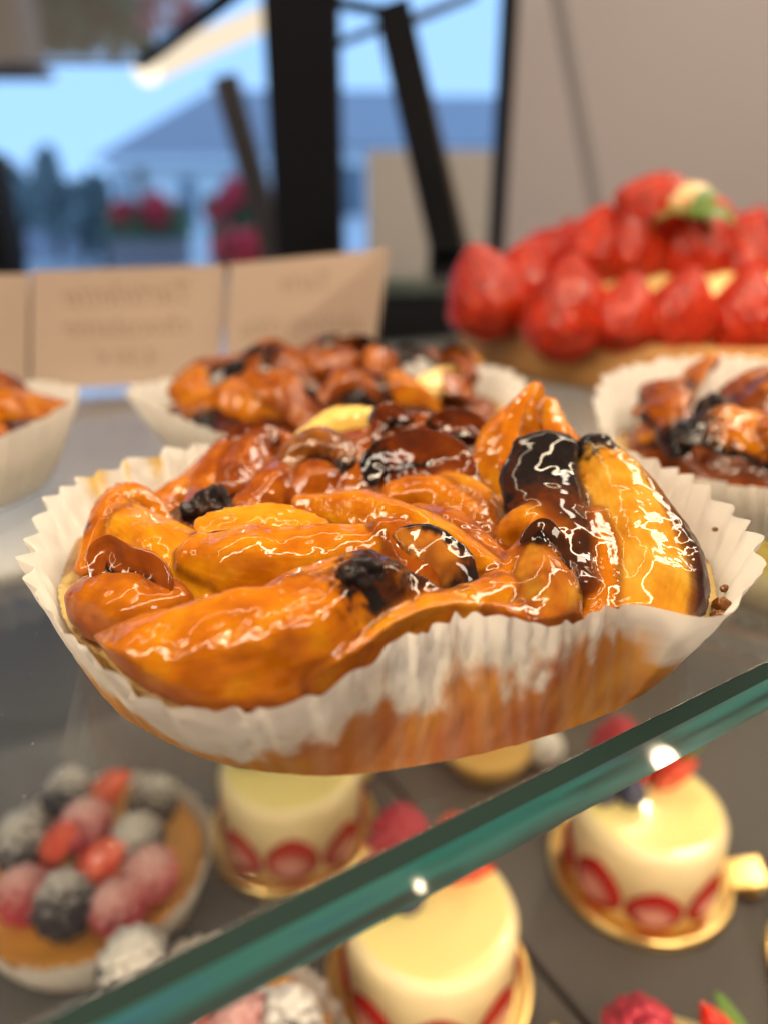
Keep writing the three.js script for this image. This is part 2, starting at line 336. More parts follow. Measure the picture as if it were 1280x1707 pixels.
{ // neighbour house right of the post
  const zH = 17, g = thing('grey_house', 'grey roofed house seen right of the thick window post', 'house');
  const a = atZ(470, 246, zH), b = atZ(860, 246, zH), t = atZ(600, 160, zH + 3);
  mesh('wall', box(b.x - a.x, a.y - GY, 6), S(0.86, 0.86, 0.88, 0.85), g, V((a.x + b.x) / 2, (a.y + GY) / 2, -zH - 3));
  const sh = new THREE.Shape([[-0.3, 0], [3, t.y - a.y], [6.3, 0]].map(q => new THREE.Vector2(...q)));
  const rg = new THREE.ExtrudeGeometry(sh, { depth: b.x - a.x + 0.6, bevelEnabled: false }); rg.rotateY(Math.PI / 2); rg.translate(a.x - 0.3, a.y, -zH);
  mesh('roof', rg, S(0.34, 0.33, 0.36, 0.7), g);
  for (const px of [590, 800]) {
    const p = atZ(px, 285, zH), w = mesh('window', box(0.5, 1.1, 0.1), S(0.8, 0.8, 0.8, 0.5), g, V(p.x, p.y - 0.4, -zH + 0.052));
    mesh('pane', box(0.4, 1.0, 0.04), S(0.12, 0.16, 0.2, 0.15), w, V(0, 0, 0.04));
  }
}
{ // pale board standing behind the bracket
  const z = 1.5, a = atZ(612, 252, z), b = atZ(826, 252, z), lo = atZ(612, 520, z).y - 0.4;
  const g = thing('board', 'pale grey standing board behind the leaning black bracket', 'board', V((a.x + b.x) / 2, 0, -z));
  mesh('panel', box(b.x - a.x, a.y - lo, 0.02, 0.004), S(0.52, 0.48, 0.45, 0.8), g, V(0, (a.y + lo) / 2, 0));
  for (const s of [-1, 1]) mesh('leg', box(0.03, lo + 1.18, 0.03), M.greyMetal, g, V(s * (b.x - a.x) * 0.4, (lo - 1.18) / 2, -0.026));
}
function tree(label, px, pyTop, pyBot, z, w) {
  const t = atZ(px, pyTop, z), b = atZ(px, pyBot, z);
  const g = thing('tree', label, 'tree', V(t.x, GY, -z), 'trees beside the white house');
  const h = t.y - GY;
  const tr = new THREE.CylinderGeometry(0.06, 0.16, h * 0.8, 8); tr.translate(0, h * 0.4, 0); mesh('trunk', tr, bark, g);
  const cl = []; for (let i = 0; i < 14; i++) cl.push([rr(-w, w) * 0.6, rr(h * 0.35, h * 0.92), rr(-w, w) * 0.6, rr(0.25, 0.5) * w]);
  mesh('crown', leafCloud(2200, () => { const c = cl[Math.floor(rnd() * 14)]; const v = V(rr(-1, 1), rr(-1, 1), rr(-1, 1)).normalize().multiplyScalar(c[3] * Math.cbrt(rnd())); const k = 1 - 0.55 * sstep(h * 0.4, h, c[1] + v.y); return V((c[0] + v.x) * k, c[1] + v.y, (c[2] + v.z) * k); }, 0.16), leafHazy, g);
}
tree('slender dark tree at the left of the street, tallest of four', 72, 236, 400, 34, 1.7);
tree('dark tree at the far left edge of the street', 14, 262, 400, 34, 1.6);
tree('low broad tree between the tall tree and the house', 122, 288, 400, 30, 2.2);
tree('bushy tree touching the left corner of the white house', 158, 300, 400, 27, 1.3);
{
  const a = atZ(20, 330, 38), b = atZ(170, 330, 38), g = thing('far_shed', 'dim long shed under the trees at the left', 'shed');
  mesh('wall', box(b.x - a.x, a.y - GY, 3), S(0.42, 0.40, 0.46, 0.9), g, V((a.x + b.x) / 2, (a.y + GY) / 2, -39.6));
  mesh('roof', box(b.x - a.x + 0.6, 0.25, 3.6), S(0.16, 0.16, 0.2, 0.8), g, V((a.x + b.x) / 2, a.y + 0.126, -39.6));
}
function planter(label, px, pyTop, pyBot, z, w) {
  const t = atZ(px, pyTop, z), b = atZ(px, pyBot, z), h = t.y - b.y;
  const g = thing('flower_planter', label, 'planter', V(t.x, b.y, -z), 'planters of red geraniums outside the window');
  mesh('box', box(w, b.y - GY < 0.3 ? 0.25 : 0.25, 0.3, 0.02), S(0.25, 0.2, 0.2, 0.8), g, V(0, -0.13, 0));
  mesh('stand', box(w * 0.8, Math.max(0.1, b.y - 0.256 - GY), 0.24), S(0.4, 0.4, 0.42, 0.8), g, V(0, -0.257 - Math.max(0.1, b.y - 0.256 - GY) / 2, 0));
  mesh('foliage', leafCloud(900, () => V(rr(-0.5, 0.5) * w * 1.05, h * 0.7 * Math.pow(rnd(), 1.1), rr(-0.18, 0.18)), 0.05), leafMid, g);
  const heads = []; for (let i = 0; i < 13; i++) heads.push([rr(-0.42, 0.42) * w, h * rr(0.45, 0.95), rr(-0.15, 0.2)]);
  heads.forEach(c => { c[1] *= 1 - Math.abs(c[0] / w) * 0.9; mesh('flower_head', leafCloud(60, () => V(c[0], c[1], c[2]).add(V(rr(-1, 1), rr(-1, 1), rr(-1, 1)).normalize().multiplyScalar(0.085)), 0.04), petal, g); });
}
{  // basket added in place of flowers mirrored in the overhead glass
  const c = atD(215, 20, 3.2), g = thing('reflection_basket', 'basket of green leaves and red flowers added for the mirrored flowers at the top left', 'hanging basket', c);
  mesh('basket', new THREE.SphereGeometry(0.12, 20, 12, 0, Math.PI * 2, Math.PI / 2, Math.PI / 2), bark, g, V(-0.1, 0.02, 0));
  mesh('foliage', leafCloud(900, () => V(rr(-0.48, 0.05), rr(-0.14, 0.3), rr(-0.2, 0.2)), 0.055), leafMid, g);
  mesh('flower_head', leafCloud(120, () => V(rr(0.0, 0.3), rr(-0.08, 0.16), rr(-0.15, 0.15)), 0.035), petal, g);
  mesh('hanger', barGeo(V(-0.1, 0.02, 0), V(-0.1, 0.9, 0), 0.012, 0.012), M.blackMetal, g);
}
{
  const a = atD(-60, 60, 1.5), b = atD(52, 60, 1.5), g = thing('wall_column', 'grey brown column at the top left corner of the window', 'column', V((a.x + b.x) / 2, 0, a.z));
  mesh('shaft', box(b.x - a.x, 0.9, 0.12, 0.004), S(0.34, 0.30, 0.28, 0.8), g, V(0, atD(20, 104, 1.5).y + 0.45, 0));
  mesh('cap', box(b.x - a.x + 0.02, 0.02, 0.14, 0.004), S(0.2, 0.17, 0.16, 0.8), g, V(0, atD(20, 104, 1.5).y - 0.01, 0));
}
planter('planter of red geraniums in front of the house door', 242, 318, 396, 7.5, 0.72);
planter('planter of tall red geraniums beside the grey bracket reflection bar', 408, 300, 396, 6.5, 0.62);
planter('low planter of red flowers near the thick window post', 418, 396, 450, 4.0, 0.26);

// ------------------------------------------------------------------ apricot slices
const C_OR = [0.52, 0.150, 0.0004], C_YE = [0.64, 0.27, 0.003], C_DEEP = [0.31, 0.066, 0.0004], C_RED = [0.14, 0.022, 0.001], C_BR = [0.055, 0.013, 0.002], C_CH = [0.010, 0.006, 0.006], C_CU = [0.80, 0.60, 0.22];
function prof(list, u) { // smooth profile
  const n = list.length - 1, x = u * n, i = Math.min(n - 1, Math.floor(x)), t = x - i;
  const a = list[Math.max(0, i - 1)], b = list[i], c = list[i + 1], d = list[Math.min(n, i + 2)];
  return 0.5 * (2 * b + (c - a) * t + (2 * a - 5 * b + 4 * c - d) * t * t + (3 * b - a - 3 * c + d) * t * t * t);
}
function sliceColor(o, q, u, c, s) {
  const seed = o.seed || 0, burn = o.burn || [];
    let m1 = 0.5 + 0.5 * noise(q.x * 140 + seed * 3, q.y * 140, q.z * 140), m2 = noise(q.x * 420, q.y * 420 + seed, q.z * 420), m3 = noise(q.x * 1100, q.y * 1100, q.z * 1100 + seed);
    const pal = o.pal || [C_DEEP, C_OR, C_YE];
    const y = clamp01(0.17 + m1 * 0.62 + m2 * 0.08 + (o.bias || 0));
    let col = y < 0.5 ? mixc(pal[0], pal[1], y * 2) : mixc(pal[1], pal[2], y * 2 - 1);
    if (o.back && s < 0) col = mixc(col, o.back, sstep(0.0, -0.35, s));
    for (const b of burn) {
      // b: {u0,u1 range on spine, side: -1..1 centre across, sw: width, k: strength, to}
      let f = 1;
      if (b.u !== undefined) f *= 1 - sstep(b.uw * 0.2, b.uw * 1.15, Math.abs(u - b.u) + 0.05 * m2 + 0.02 * m3);
      if (b.c !== undefined) f *= 1 - sstep(b.cw * 0.12, b.cw * 1.1, Math.abs(c - b.c) + 0.14 * m2 + 0.06 * m3);
      if (b.s !== undefined) f *= sstep(b.s - 0.3, b.s + 0.3, s * (b.sd || 1));
      col = mixc(col, mixc(mixc(C_RED, C_BR, sstep(0.15, 0.55, f)), b.to || C_CH, sstep(0.5, 0.95, f)), clamp01(f * (b.k ?? 1) * 1.5));
    }
    const fib = noise(u * 4 + seed, c * 9, s * 7 + seed * 0.3), fk = 1 + 0.09 * fib; col = [col[0] * fk, col[1] * fk * (1 + 0.06 * fib), col[2] * fk];
    const sp = sstep(0.72, 0.85, m3) * 0.3; // small dark specks
    col = mixc(col, mixc(col, C_BR, 0.5), sp);
  return col;
}
// a bent slab of fruit: spine (metres), half widths and half thicknesses (mm) along it, broad face towards n
function sliceGeo(o) {
  const curve = new THREE.CatmullRomCurve3(o.spine, false, 'centripetal');
  const NU = o.nu || 84, NV = o.nv || 60, mm = 0.001, seed = o.seed || 0, amp = (o.amp ?? 0.45) * mm;
  const pts = curve.getSpacedPoints(NU), n0 = o.n.clone().normalize();
  const g = gridGeo(NU, NV, (u, vv) => {
    const i = Math.round(u * NU), p = pts[i], T = pts[Math.min(NU, i + 1)].clone().sub(pts[Math.max(0, i - 1)]).normalize();
    const A = T.clone().cross(n0).normalize(), N = A.clone().cross(T).normalize();
    const end = Math.pow(Math.max(0, 1 - Math.pow(Math.abs(2 * u - 1), o.blunt || 5)), 0.5);
    const th = vv * Math.PI * 2, c = sgnpow(Math.cos(th), 0.85), s = sgnpow(Math.sin(th), 0.8);
    const w = Math.max(0.02, prof(o.w, u) * end) * mm, t = Math.max(0.02, prof(o.t, u) * end) * mm * (1 - (o.thin ?? 0.3) * c * c);
    const bend = prof(o.bend || [0, 0], u), tilt = o.tilt ? prof(o.tilt, u) : 0;
    const q = p.clone().addScaledVector(A, w * c * Math.cos(tilt)).addScaledVector(N, t * s + bend * w * c * c + w * c * Math.sin(tilt) + (o.lean || 0) * mm * c);
    const k = 1 / 0.0065, k2 = 1 / 0.0019, k3 = 1 / 0.0034;
    const d1 = noise(q.x * k + seed, q.y * k, q.z * k), d2 = noise(q.x * k2, q.y * k2 + seed, q.z * k2), d3 = noise(q.x * k3, q.y * k3, q.z * k3 + seed * 1.7);
    const dir = A.clone().multiplyScalar(c).addScaledVector(N, s * 1.4).normalize();
    q.addScaledVector(dir, end * (amp * d1 + amp * 0.35 * d3 + amp * 0.13 * (o.fine ?? 1) * d2));
    const col = sliceColor(o, q, u, c, s);
    return { p: q, c: col };
  }, true, false);
  return g;
}
const Z = (px, py, zmm) => atZ(px, py, zmm / 1000);
const sp = (...a) => a.map(q => Z(...q));
const YEL = [C_OR, C_YE, [0.68, 0.38, 0.03]], RED = [C_RED, C_DEEP, C_OR], BRN = [C_BR, C_RED, C_DEEP];
const HERO = [
  // front long wedge with a charred tip
  { spine: sp([158, 1100, 84], [280, 1098, 80], [420, 1080, 79], [540, 1035, 82], [640, 965, 89]), w: [4.5, 7.2, 8.4, 7.6, 5.2], t: [3.2, 4, 4.2, 4, 3.4], n: V(-0.15, 0.62, 0.78), bend: [-0.12, -0.12], bias: 0.02, seed: 1, burn: [{ u: 0.02, uw: 0.1, k: 0.25, to: C_RED }, { u: 0.95, uw: 0.16, k: 0.7, to: C_BR }, { u: 0.9, uw: 0.06, k: 0.9 }], amp: 0.45 },
  // upper rim of that wedge, thin lip
  { spine: sp([185, 1068, 85], [300, 1040, 85], [430, 1008, 86], [540, 965, 89], [622, 938, 92]), w: [1.5, 2.2, 2.4, 2.8, 2.6], t: [1.2, 1.6, 1.8, 2.4, 2.4], n: V(-0.1, 0.8, 0.5), bias: 0.1, seed: 2, amp: 0.4, burn: [{ u: 1, uw: 0.16, k: 0.8 }, { c: -1, cw: 0.35, k: 0.3, to: C_RED }] },
  // charred knob
  { spine: sp([566, 978, 86], [588, 962, 85.5], [610, 950, 86], [634, 956, 87.5]), w: [0.9, 2.4, 2.5, 1.2], t: [0.6, 1.4, 1.5, 0.8], n: V(0, 0.7, 0.7), seed: 3, amp: 1.3, fine: 2.4, pal: [C_CH, C_CH, C_BR], name: 'charred_tip' },
  // left middle cushion
  { spine: sp([318, 925, 103], [390, 935, 100], [470, 940, 99], [560, 930, 100], [640, 905, 102]), w: [4.5, 6.8, 7.2, 6.2, 4.2], t: [2.4, 3.4, 3.6, 3.2, 2.4], n: V(-0.1, 0.72, 0.68), bend: [-0.1, -0.16, -0.1], bias: 0.16, seed: 4, amp: 0.45 },
  // its hollow top, yellow flesh
  { spine: sp([330, 880, 110], [400, 868, 112], [470, 872, 111], [540, 880, 108]), w: [2.6, 4.2, 4.2, 2.6], t: [1.2, 1.6, 1.6, 1.2], n: V(0.05, 0.95, 0.25), bend: [0.22, 0.25, 0.22], pal: YEL, bias: -0.12, seed: 5, amp: 0.35 },
  // right fold of the cushion
  { spine: sp([628, 886, 103], [660, 905, 101], [680, 945, 97], [690, 1000, 92]), w: [2.5, 4.6, 5, 4], t: [1.6, 2.2, 2.4, 2], n: V(-0.3, 0.5, 0.8), pal: RED, bias: -0.02, seed: 6, amp: 0.4 },
  // dark slab painted for the shade in the hollow behind the leaf curl
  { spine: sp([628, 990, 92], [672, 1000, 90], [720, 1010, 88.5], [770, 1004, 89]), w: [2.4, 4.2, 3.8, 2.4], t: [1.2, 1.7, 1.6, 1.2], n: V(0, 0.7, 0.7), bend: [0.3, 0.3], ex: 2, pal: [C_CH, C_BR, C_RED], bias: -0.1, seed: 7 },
  // flowing strip across the middle
  { spine: sp([500, 838, 121], [590, 842, 117], [680, 868, 111], [760, 905, 104], [820, 950, 98]), w: [3, 4.6, 4.4, 4, 3], t: [1.8, 2.4, 2.6, 2.4, 1.8], n: V(0.1, 0.9, 0.42), bend: [-0.2, -0.25, -0.2], bias: 0.18, seed: 8, amp: 0.4 },
  { spine: sp([690, 850, 115], [760, 880, 109], [820, 930, 102], [860, 980, 96]), w: [2.2, 3.4, 3.4, 2.4], t: [1.6, 2, 2, 1.6], n: V(0, 0.85, 0.5), pal: RED, bias: 0.12, seed: 9, amp: 0.35 },
  // leaf-shaped curl with a burnt edge
  { spine: sp([655, 888, 100], [700, 915, 97], [745, 958, 94], [790, 1000, 91]), w: [2.4, 4.6, 5.0, 2.6], t: [0.8, 0.9, 0.9, 0.7], n: V(-0.25, 0.62, 0.72), bend: [-0.2, -0.3, -0.2], pal: [[0.2, 0.05, 0.008], [0.40, 0.13, 0.012], [0.5, 0.2, 0.02]], curl: 1, seed: 10, amp: 0.3, burn: [{ c: 1, cw: 0.85 }, { c: -1, cw: 0.5 }, { u: 1, uw: 0.42, k: 0.9 }] },
  // left corner lump with its curled skin
  { spine: sp([128, 1000, 98], [180, 1010, 94], [240, 1015, 92], [300, 1000, 94]), w: [4.2, 6.2, 6.2, 4.4], t: [2.6, 3.4, 3.4, 2.4], n: V(-0.1, 0.6, 0.78), bend: [-0.15, -0.15], pal: RED, bias: 0.22, seed: 11, amp: 0.5 },
  { spine: sp([160, 985, 96], [180, 918, 101], [215, 935, 98], [262, 955, 96], [282, 1010, 92]), w: [1.4, 2.4, 2.6, 2.4, 1.6], t: [0.6, 0.8, 0.8, 0.8, 0.6], n: V(-0.1, 0.35, 0.93), bend: [0.35, 0.4, 0.35], pal: [C_RED, C_DEEP, C_OR], curl: 1, seed: 12, amp: 0.3, burn: [{ c: 1, cw: 0.5, k: 0.8 }, { u: 0.75, uw: 0.25, c: 1, cw: 1.1, k: 0.9 }] },
  // yellow sloping surface behind it
  { spine: sp([178, 850, 122], [220, 890, 113], [290, 940, 105], [360, 985, 98]), w: [4.2, 7, 7, 5], t: [2, 3, 3, 2], n: V(-0.1, 0.92, 0.4), bend: [-0.08, -0.1], pal: YEL, bias: -0.1, seed: 13, amp: 0.4, fine: 2.2 },
  { spine: sp([140, 950, 108], [170, 880, 115], [198, 836, 122], [240, 850, 124], [275, 880, 122]), w: [2.2, 3.4, 4, 3.6, 2.6], t: [1.4, 2, 2.2, 2, 1.4], n: V(-0.2, 0.7, 0.7), pal: [C_DEEP, C_OR, C_YE], seed: 14, amp: 0.5, burn: [{ u: 0.28, uw: 0.1, c: -1, cw: 0.8, k: 0.7 }] },
  // blade rising at the left back
  { spine: sp([255, 850, 131], [300, 820, 137], [345, 775, 146], [372, 738, 154]), w: [3.6, 5, 4.6, 2.8], t: [1.8, 2.4, 2.2, 1.6], n: V(-0.35, 0.5, 0.8), bend: [-0.1, -0.1], bias: 0.0, seed: 15, amp: 0.4, burn: [{ u: 1, uw: 0.1, k: 0.8 }] },
  { spine: sp([330, 880, 121], [345, 820, 133], [375, 770, 144], [400, 735, 152]), w: [2.6, 4, 4.4, 3.4], t: [1.8, 2.4, 2.4, 2], n: V(0.1, 0.5, 0.85), pal: RED, bias: 0.15, seed: 16, amp: 0.5 },
  // charred lump
  { spine: sp([300, 864, 121], [330, 852, 121], [358, 838, 124], [372, 822, 128]), w: [1.2, 2.4, 3.2, 2], t: [1, 2, 3, 1.8], n: V(0, 0.6, 0.8), pal: [C_CH, C_CH, C_BR], seed: 17, amp: 1.4, fine: 3, name: 'charred_tip' },
  // back lumps
  { spine: sp([380, 815, 134], [410, 770, 143], [440, 742, 150], [478, 748, 150]), w: [4, 5.4, 5.4, 4], t: [2.6, 3.6, 3.6, 2.8], n: V(-0.1, 0.6, 0.78), pal: [C_RED, C_DEEP, C_OR], bias: -0.1, seed: 18, amp: 0.7 },
  { spine: sp([410, 850, 124], [450, 815, 131], [480, 780, 139], [490, 748, 148]), w: [3.4, 4.6, 4.4, 3], t: [2.4, 3, 3, 2.2], n: V(0.1, 0.6, 0.8), pal: [C_RED, C_DEEP, C_OR], bias: -0.02, seed: 19, amp: 0.6 },
  // arched curl with ragged fringe
  { spine: sp([478, 800, 135], [492, 755, 139], [530, 732, 141], [566, 752, 139], [580, 800, 135]), w: [2.4, 3.6, 4.2, 3.6, 1.8], t: [0.6, 0.7, 0.7, 0.7, 0.6], n: V(0, 0.75, 0.66), bend: [-0.35, -0.4, -0.35], pal: [[0.08, 0.022, 0.004], [0.19, 0.055, 0.006], [0.34, 0.115, 0.008]], curl: 1, seed: 20, amp: 0.45, fine: 2.5, burn: [{ c: 1, cw: 0.5 }, { u: 0.95, uw: 0.2, k: 0.8 }] },
  { spine: sp([470, 830, 131], [520, 800, 136], [570, 790, 138], [640, 815, 132]), w: [4, 6, 6, 4.4], t: [2, 2.4, 2.4, 2], n: V(0, 0.75, 0.66), pal: [C_RED, C_DEEP, C_OR], bias: 0.0, seed: 21, amp: 0.5 },
  { spine: sp([556, 800, 137], [590, 752, 146], [625, 735, 150], [650, 748, 148]), w: [3.2, 4.6, 4.6, 3.4], t: [2.4, 3, 3, 2.4], n: V(0, 0.6, 0.8), bias: 0.05, seed: 22, amp: 0.6, pal: [C_RED, C_DEEP, C_OR] },
  // pale slice at the back
  { spine: sp([500, 728, 156], [550, 704, 160], [610, 696, 162], [670, 712, 160]), w: [2.4, 3.8, 4, 3], t: [2, 2.4, 2.4, 2], n: V(0, 0.75, 0.66), pal: [[0.78, 0.5, 0.09], [0.8, 0.55, 0.13], [0.8, 0.6, 0.2]], seed: 23, amp: 0.25 },
  // dark scorched back ridge
  { spine: sp([630, 690, 158], [650, 712, 153], [700, 716, 152], [770, 716, 154], [830, 722, 154]), w: [2.6, 4.6, 4.8, 4, 3], t: [1.6, 2.6, 2.8, 2.4, 1.8], n: V(0, 0.6, 0.8), pal: [C_BR, C_RED, C_DEEP], bias: 0.05, seed: 24, amp: 0.6, burn: [{ u: 0, uw: 0.4, k: 0.9 }, { c: -1, cw: 0.5, k: 0.6 }] },
  // dark cup with a thin burnt lip
  { spine: sp([620, 812, 129], [626, 772, 133], [690, 748, 136], [752, 762, 134], [792, 812, 127]), w: [2.2, 3.4, 3.8, 3.2, 2], t: [0.5, 0.6, 0.6, 0.6, 0.5], n: V(0, 0.4, 0.92), bend: [0.25, 0.3, 0.25], pal: [C_BR, C_RED, C_DEEP], curl: 1, seed: 25, amp: 0.35, burn: [{ c: 1, cw: 0.55 }, { u: 0.1, uw: 0.25, k: 0.8 }] },
  { spine: sp([640, 800, 133], [690, 795, 134], [750, 800, 132], [790, 830, 127]), w: [4.4, 5.4, 5.2, 4], t: [1.6, 2, 2, 1.6], n: V(0, 0.6, 0.8), pal: [C_BR, C_RED, C_DEEP], bias: -0.1, seed: 26, amp: 0.5 },
  // lumps between cup and flame
  { spine: sp([650, 836, 126], [700, 830, 126], [750, 840, 123], [800, 868, 117]), w: [3.8, 5, 5, 3.8], t: [2.4, 3, 3, 2.4], n: V(0, 0.7, 0.7), bias: -0.1, seed: 27, amp: 0.55 },
  { spine: sp([735, 805, 130], [770, 820, 126], [800, 850, 121], [808, 890, 115]), w: [3, 4.2, 4.4, 3], t: [2, 2.8, 2.8, 2], n: V(0.2, 0.6, 0.78), bias: 0.25, seed: 28, amp: 0.5 },
  // tall flame
  { spine: sp([830, 900, 122], [845, 820, 132], [860, 740, 140], [880, 680, 145], [896, 642, 148]), w: [5.2, 7.4, 8.2, 6.2, 2.0], t: [2.2, 2.6, 2.4, 1.8, 1.0], n: V(-0.12, 0.3, 0.95), bend: [-0.12, -0.12, -0.1], bias: 0.04, seed: 29, amp: 0.6, nu: 110 },
  { spine: sp([915, 668, 146], [930, 720, 140], [955, 760, 134], [985, 830, 124], [1000, 900, 115]), w: [2.2, 3.6, 3.6, 3.4, 2.6], t: [1.4, 1.8, 1.8, 1.8, 1.4], n: V(0.1, 0.4, 0.9), bias: 0.06, seed: 30, amp: 0.4 },
  // black scorched slice
  { spine: sp([905, 742, 127], [905, 800, 121], [918, 860, 113], [945, 930, 104], [960, 975, 98]), w: [6.0, 7.2, 6.8, 5.2, 3.4], t: [2.4, 3.2, 3.2, 2.8, 2], n: V(-0.05, 0.42, 0.9), ex: 2.0, fine: 0.2, rk: 0.35, bend: [-0.1, -0.1], pal: [C_CH, C_BR, C_RED], bias: 0.08, seed: 31, amp: 0.5, burn: [{ u: 0.12, uw: 0.44, k: 0.95 }, { c: 1, cw: 0.35, k: 0.7 }, { c: -1, cw: 0.25, k: 0.6 }] },
  { spine: sp([840, 890, 112], [880, 880, 110], [920, 900, 106]), w: [3, 4, 3], t: [1.8, 2.2, 1.8], n: V(-0.1, 0.6, 0.8), bias: 0.05, seed: 32, amp: 0.4 },
  // triangular wedge with a scorched crest
  { spine: sp([898, 878, 104], [902, 930, 99], [908, 985, 93], [900, 1045, 87]), w: [1.6, 4.6, 6.2, 6.2], t: [1.6, 2.8, 3.2, 3], n: V(-0.05, 0.45, 0.9), bend: [-0.15, -0.2], pal: [[0.20, 0.045, 0.008], [0.44, 0.13, 0.008], [0.62, 0.32, 0.02]], bias: 0.05, seed: 33, amp: 0.45, burn: [{ u: 0.0, uw: 0.34, k: 1 }, { c: -1, cw: 0.42, u: 0.3, uw: 0.6, k: 0.9 }, { u: 0.75, uw: 0.3, c: 0.8, cw: 1, k: 0.45, to: C_RED }] },
  { spine: sp([895, 895, 103], [855, 945, 99], [815, 985, 94], [770, 1020, 90], [700, 1060, 85]), w: [1.6, 2.6, 3, 3.2, 2.6], t: [1.4, 2, 2.2, 2.2, 1.8], n: V(-0.3, 0.65, 0.7), pal: RED, bias: 0.2, seed: 34, amp: 0.45 },
  // big right slice, pale inside, scorched skin
  { spine: sp([985, 735, 130], [1015, 800, 121], [1050, 880, 110], [1075, 950, 101], [1080, 1030, 92]), w: [4.2, 6.4, 7.4, 7.4, 6.4], t: [2.4, 3.4, 3.8, 3.8, 3.2], n: V(-0.22, 0.42, 0.88), bend: [-0.05, -0.08, -0.05], pal: [[0.5, 0.17, 0.008], [0.6, 0.27, 0.015], [0.66, 0.40, 0.06]], bias: 0.06, seed: 35, amp: 0.4, rk: 0.75, fine: 0.5, burn: [{ c: 1, cw: 0.34, k: 0.75, to: [0.05, 0.014, 0.012] }, { u: 0.02, uw: 0.14, k: 0.7 }], nu: 110 },
  { spine: sp([1060, 795, 121], [1105, 860, 112], [1145, 930, 103], [1160, 1000, 96], [1148, 1035, 92]), w: [1.6, 2.4, 2.8, 2.6, 1.8], t: [1.6, 2.2, 2.6, 2.4, 1.6], n: V(0.2, 0.6, 0.78), pal: [C_CH, [0.05, 0.012, 0.01], [0.14, 0.03, 0.015]], bias: 0.0, seed: 36, amp: 0.55 },
  { spine: sp([985, 860, 113], [1005, 930, 104], [1010, 990, 97], [990, 1050, 90]), w: [3, 4, 4.2, 3.6], t: [1.6, 2, 2, 1.8], n: V(-0.3, 0.5, 0.8), pal: [C_DEEP, C_OR, C_OR], seed: 37, amp: 0.35 },
  // thin curled skins that stand up with scorched edges
  { curl: 1, spine: sp([700, 735, 150], [730, 712, 150], [780, 708, 150], [815, 730, 148]), w: [1.6, 3, 3, 1.6], t: [0.5, 0.6, 0.6, 0.5], n: V(0, 0.5, 0.86), bend: [0.3, 0.35, 0.3], pal: [C_BR, C_RED, C_DEEP], seed: 61, amp: 0.4, burn: [{ c: 1, cw: 0.5 }, { u: 0.1, uw: 0.25, k: 0.8 }] },
  { curl: 1, spine: sp([375, 748, 148], [400, 728, 149], [440, 722, 150], [470, 738, 148]), w: [1.4, 2.4, 2.4, 1.4], t: [0.5, 0.6, 0.6, 0.5], n: V(0, 0.5, 0.86), bend: [0.3, 0.35, 0.3], pal: [C_BR, C_RED, C_DEEP], seed: 62, amp: 0.4, burn: [{ c: 1, cw: 0.4, k: 0.8 }] },
  { curl: 1, spine: sp([632, 745, 146], [630, 712, 149], [644, 688, 151], [690, 700, 151]), w: [1.2, 2.0, 2.0, 1.0], t: [0.4, 0.5, 0.5, 0.4], n: V(0.2, 0.4, 0.9), bend: [0.25, 0.3, 0.25], pal: [C_BR, C_RED, C_DEEP], seed: 63, amp: 0.5, burn: [{ c: 1, cw: 0.6 }] },
  { curl: 1, spine: sp([838, 800, 127], [852, 720, 135], [872, 668, 140], [894, 640, 143]), w: [1.2, 1.8, 1.8, 0.9], t: [0.5, 0.7, 0.7, 0.4], n: V(-0.4, 0.3, 0.86), bend: [0.2, 0.3, 0.2], seed: 64, amp: 0.3, burn: [{ c: 1, cw: 0.3, k: 0.5, to: C_BR }] },
  { curl: 1, spine: sp([866, 905, 100], [884, 884, 101], [903, 872, 101], [930, 900, 99], [950, 950, 95]), w: [0.6, 0.9, 1.1, 1.0, 0.6], t: [0.4, 0.5, 0.6, 0.5, 0.4], n: V(0, 0.5, 0.86), bend: [0.3, 0.3], pal: [C_CH, C_BR, C_RED], seed: 65, amp: 0.3 },
  // low strip behind the front paper
  { spine: sp([520, 1130, 77], [600, 1095, 79], [690, 1050, 83], [780, 1015, 88], [850, 985, 93]), w: [3, 4.4, 4.6, 4.2, 3], t: [2.2, 2.8, 3, 2.8, 2], n: V(-0.15, 0.7, 0.7), bias: 0.08, seed: 38, amp: 0.45 },
  { spine: sp([680, 1075, 80], [760, 1065, 82], [850, 1060, 85], [960, 1050, 89]), w: [3.6, 4.6, 4.6, 4], t: [2.4, 3, 3, 2.4], n: V(0, 0.6, 0.8), pal: RED, bias: 0.1, seed: 39, amp: 0.4 },
];
function closedOutline(points) { // angle -> point on a star-shaped closed outline
  const c = new THREE.CatmullRomCurve3(points, true, 'centripetal'), N = 1600, q = c.getPoints(N).slice(0, N);
  return (cx, cz) => {
    const t = q.map(p => [Math.atan2(p.z - cz, p.x - cx), p]).sort((a, b) => a[0] - b[0]);
    return a => {
      while (a > Math.PI) a -= 2 * Math.PI; while (a < -Math.PI) a += 2 * Math.PI;
      let lo = 0, hi = t.length - 1; while (hi - lo > 1) { const m = (lo + hi) >> 1; if (t[m][0] <= a) lo = m; else hi = m; }
      const A = t[lo], B = t[hi], k = clamp01((a - A[0]) / Math.max(1e-6, B[0] - A[0])); return A[1].clone().lerp(B[1], k);
    };
  };
}
const yy = (px, py, mm) => atY(px, py, mm / 1000);
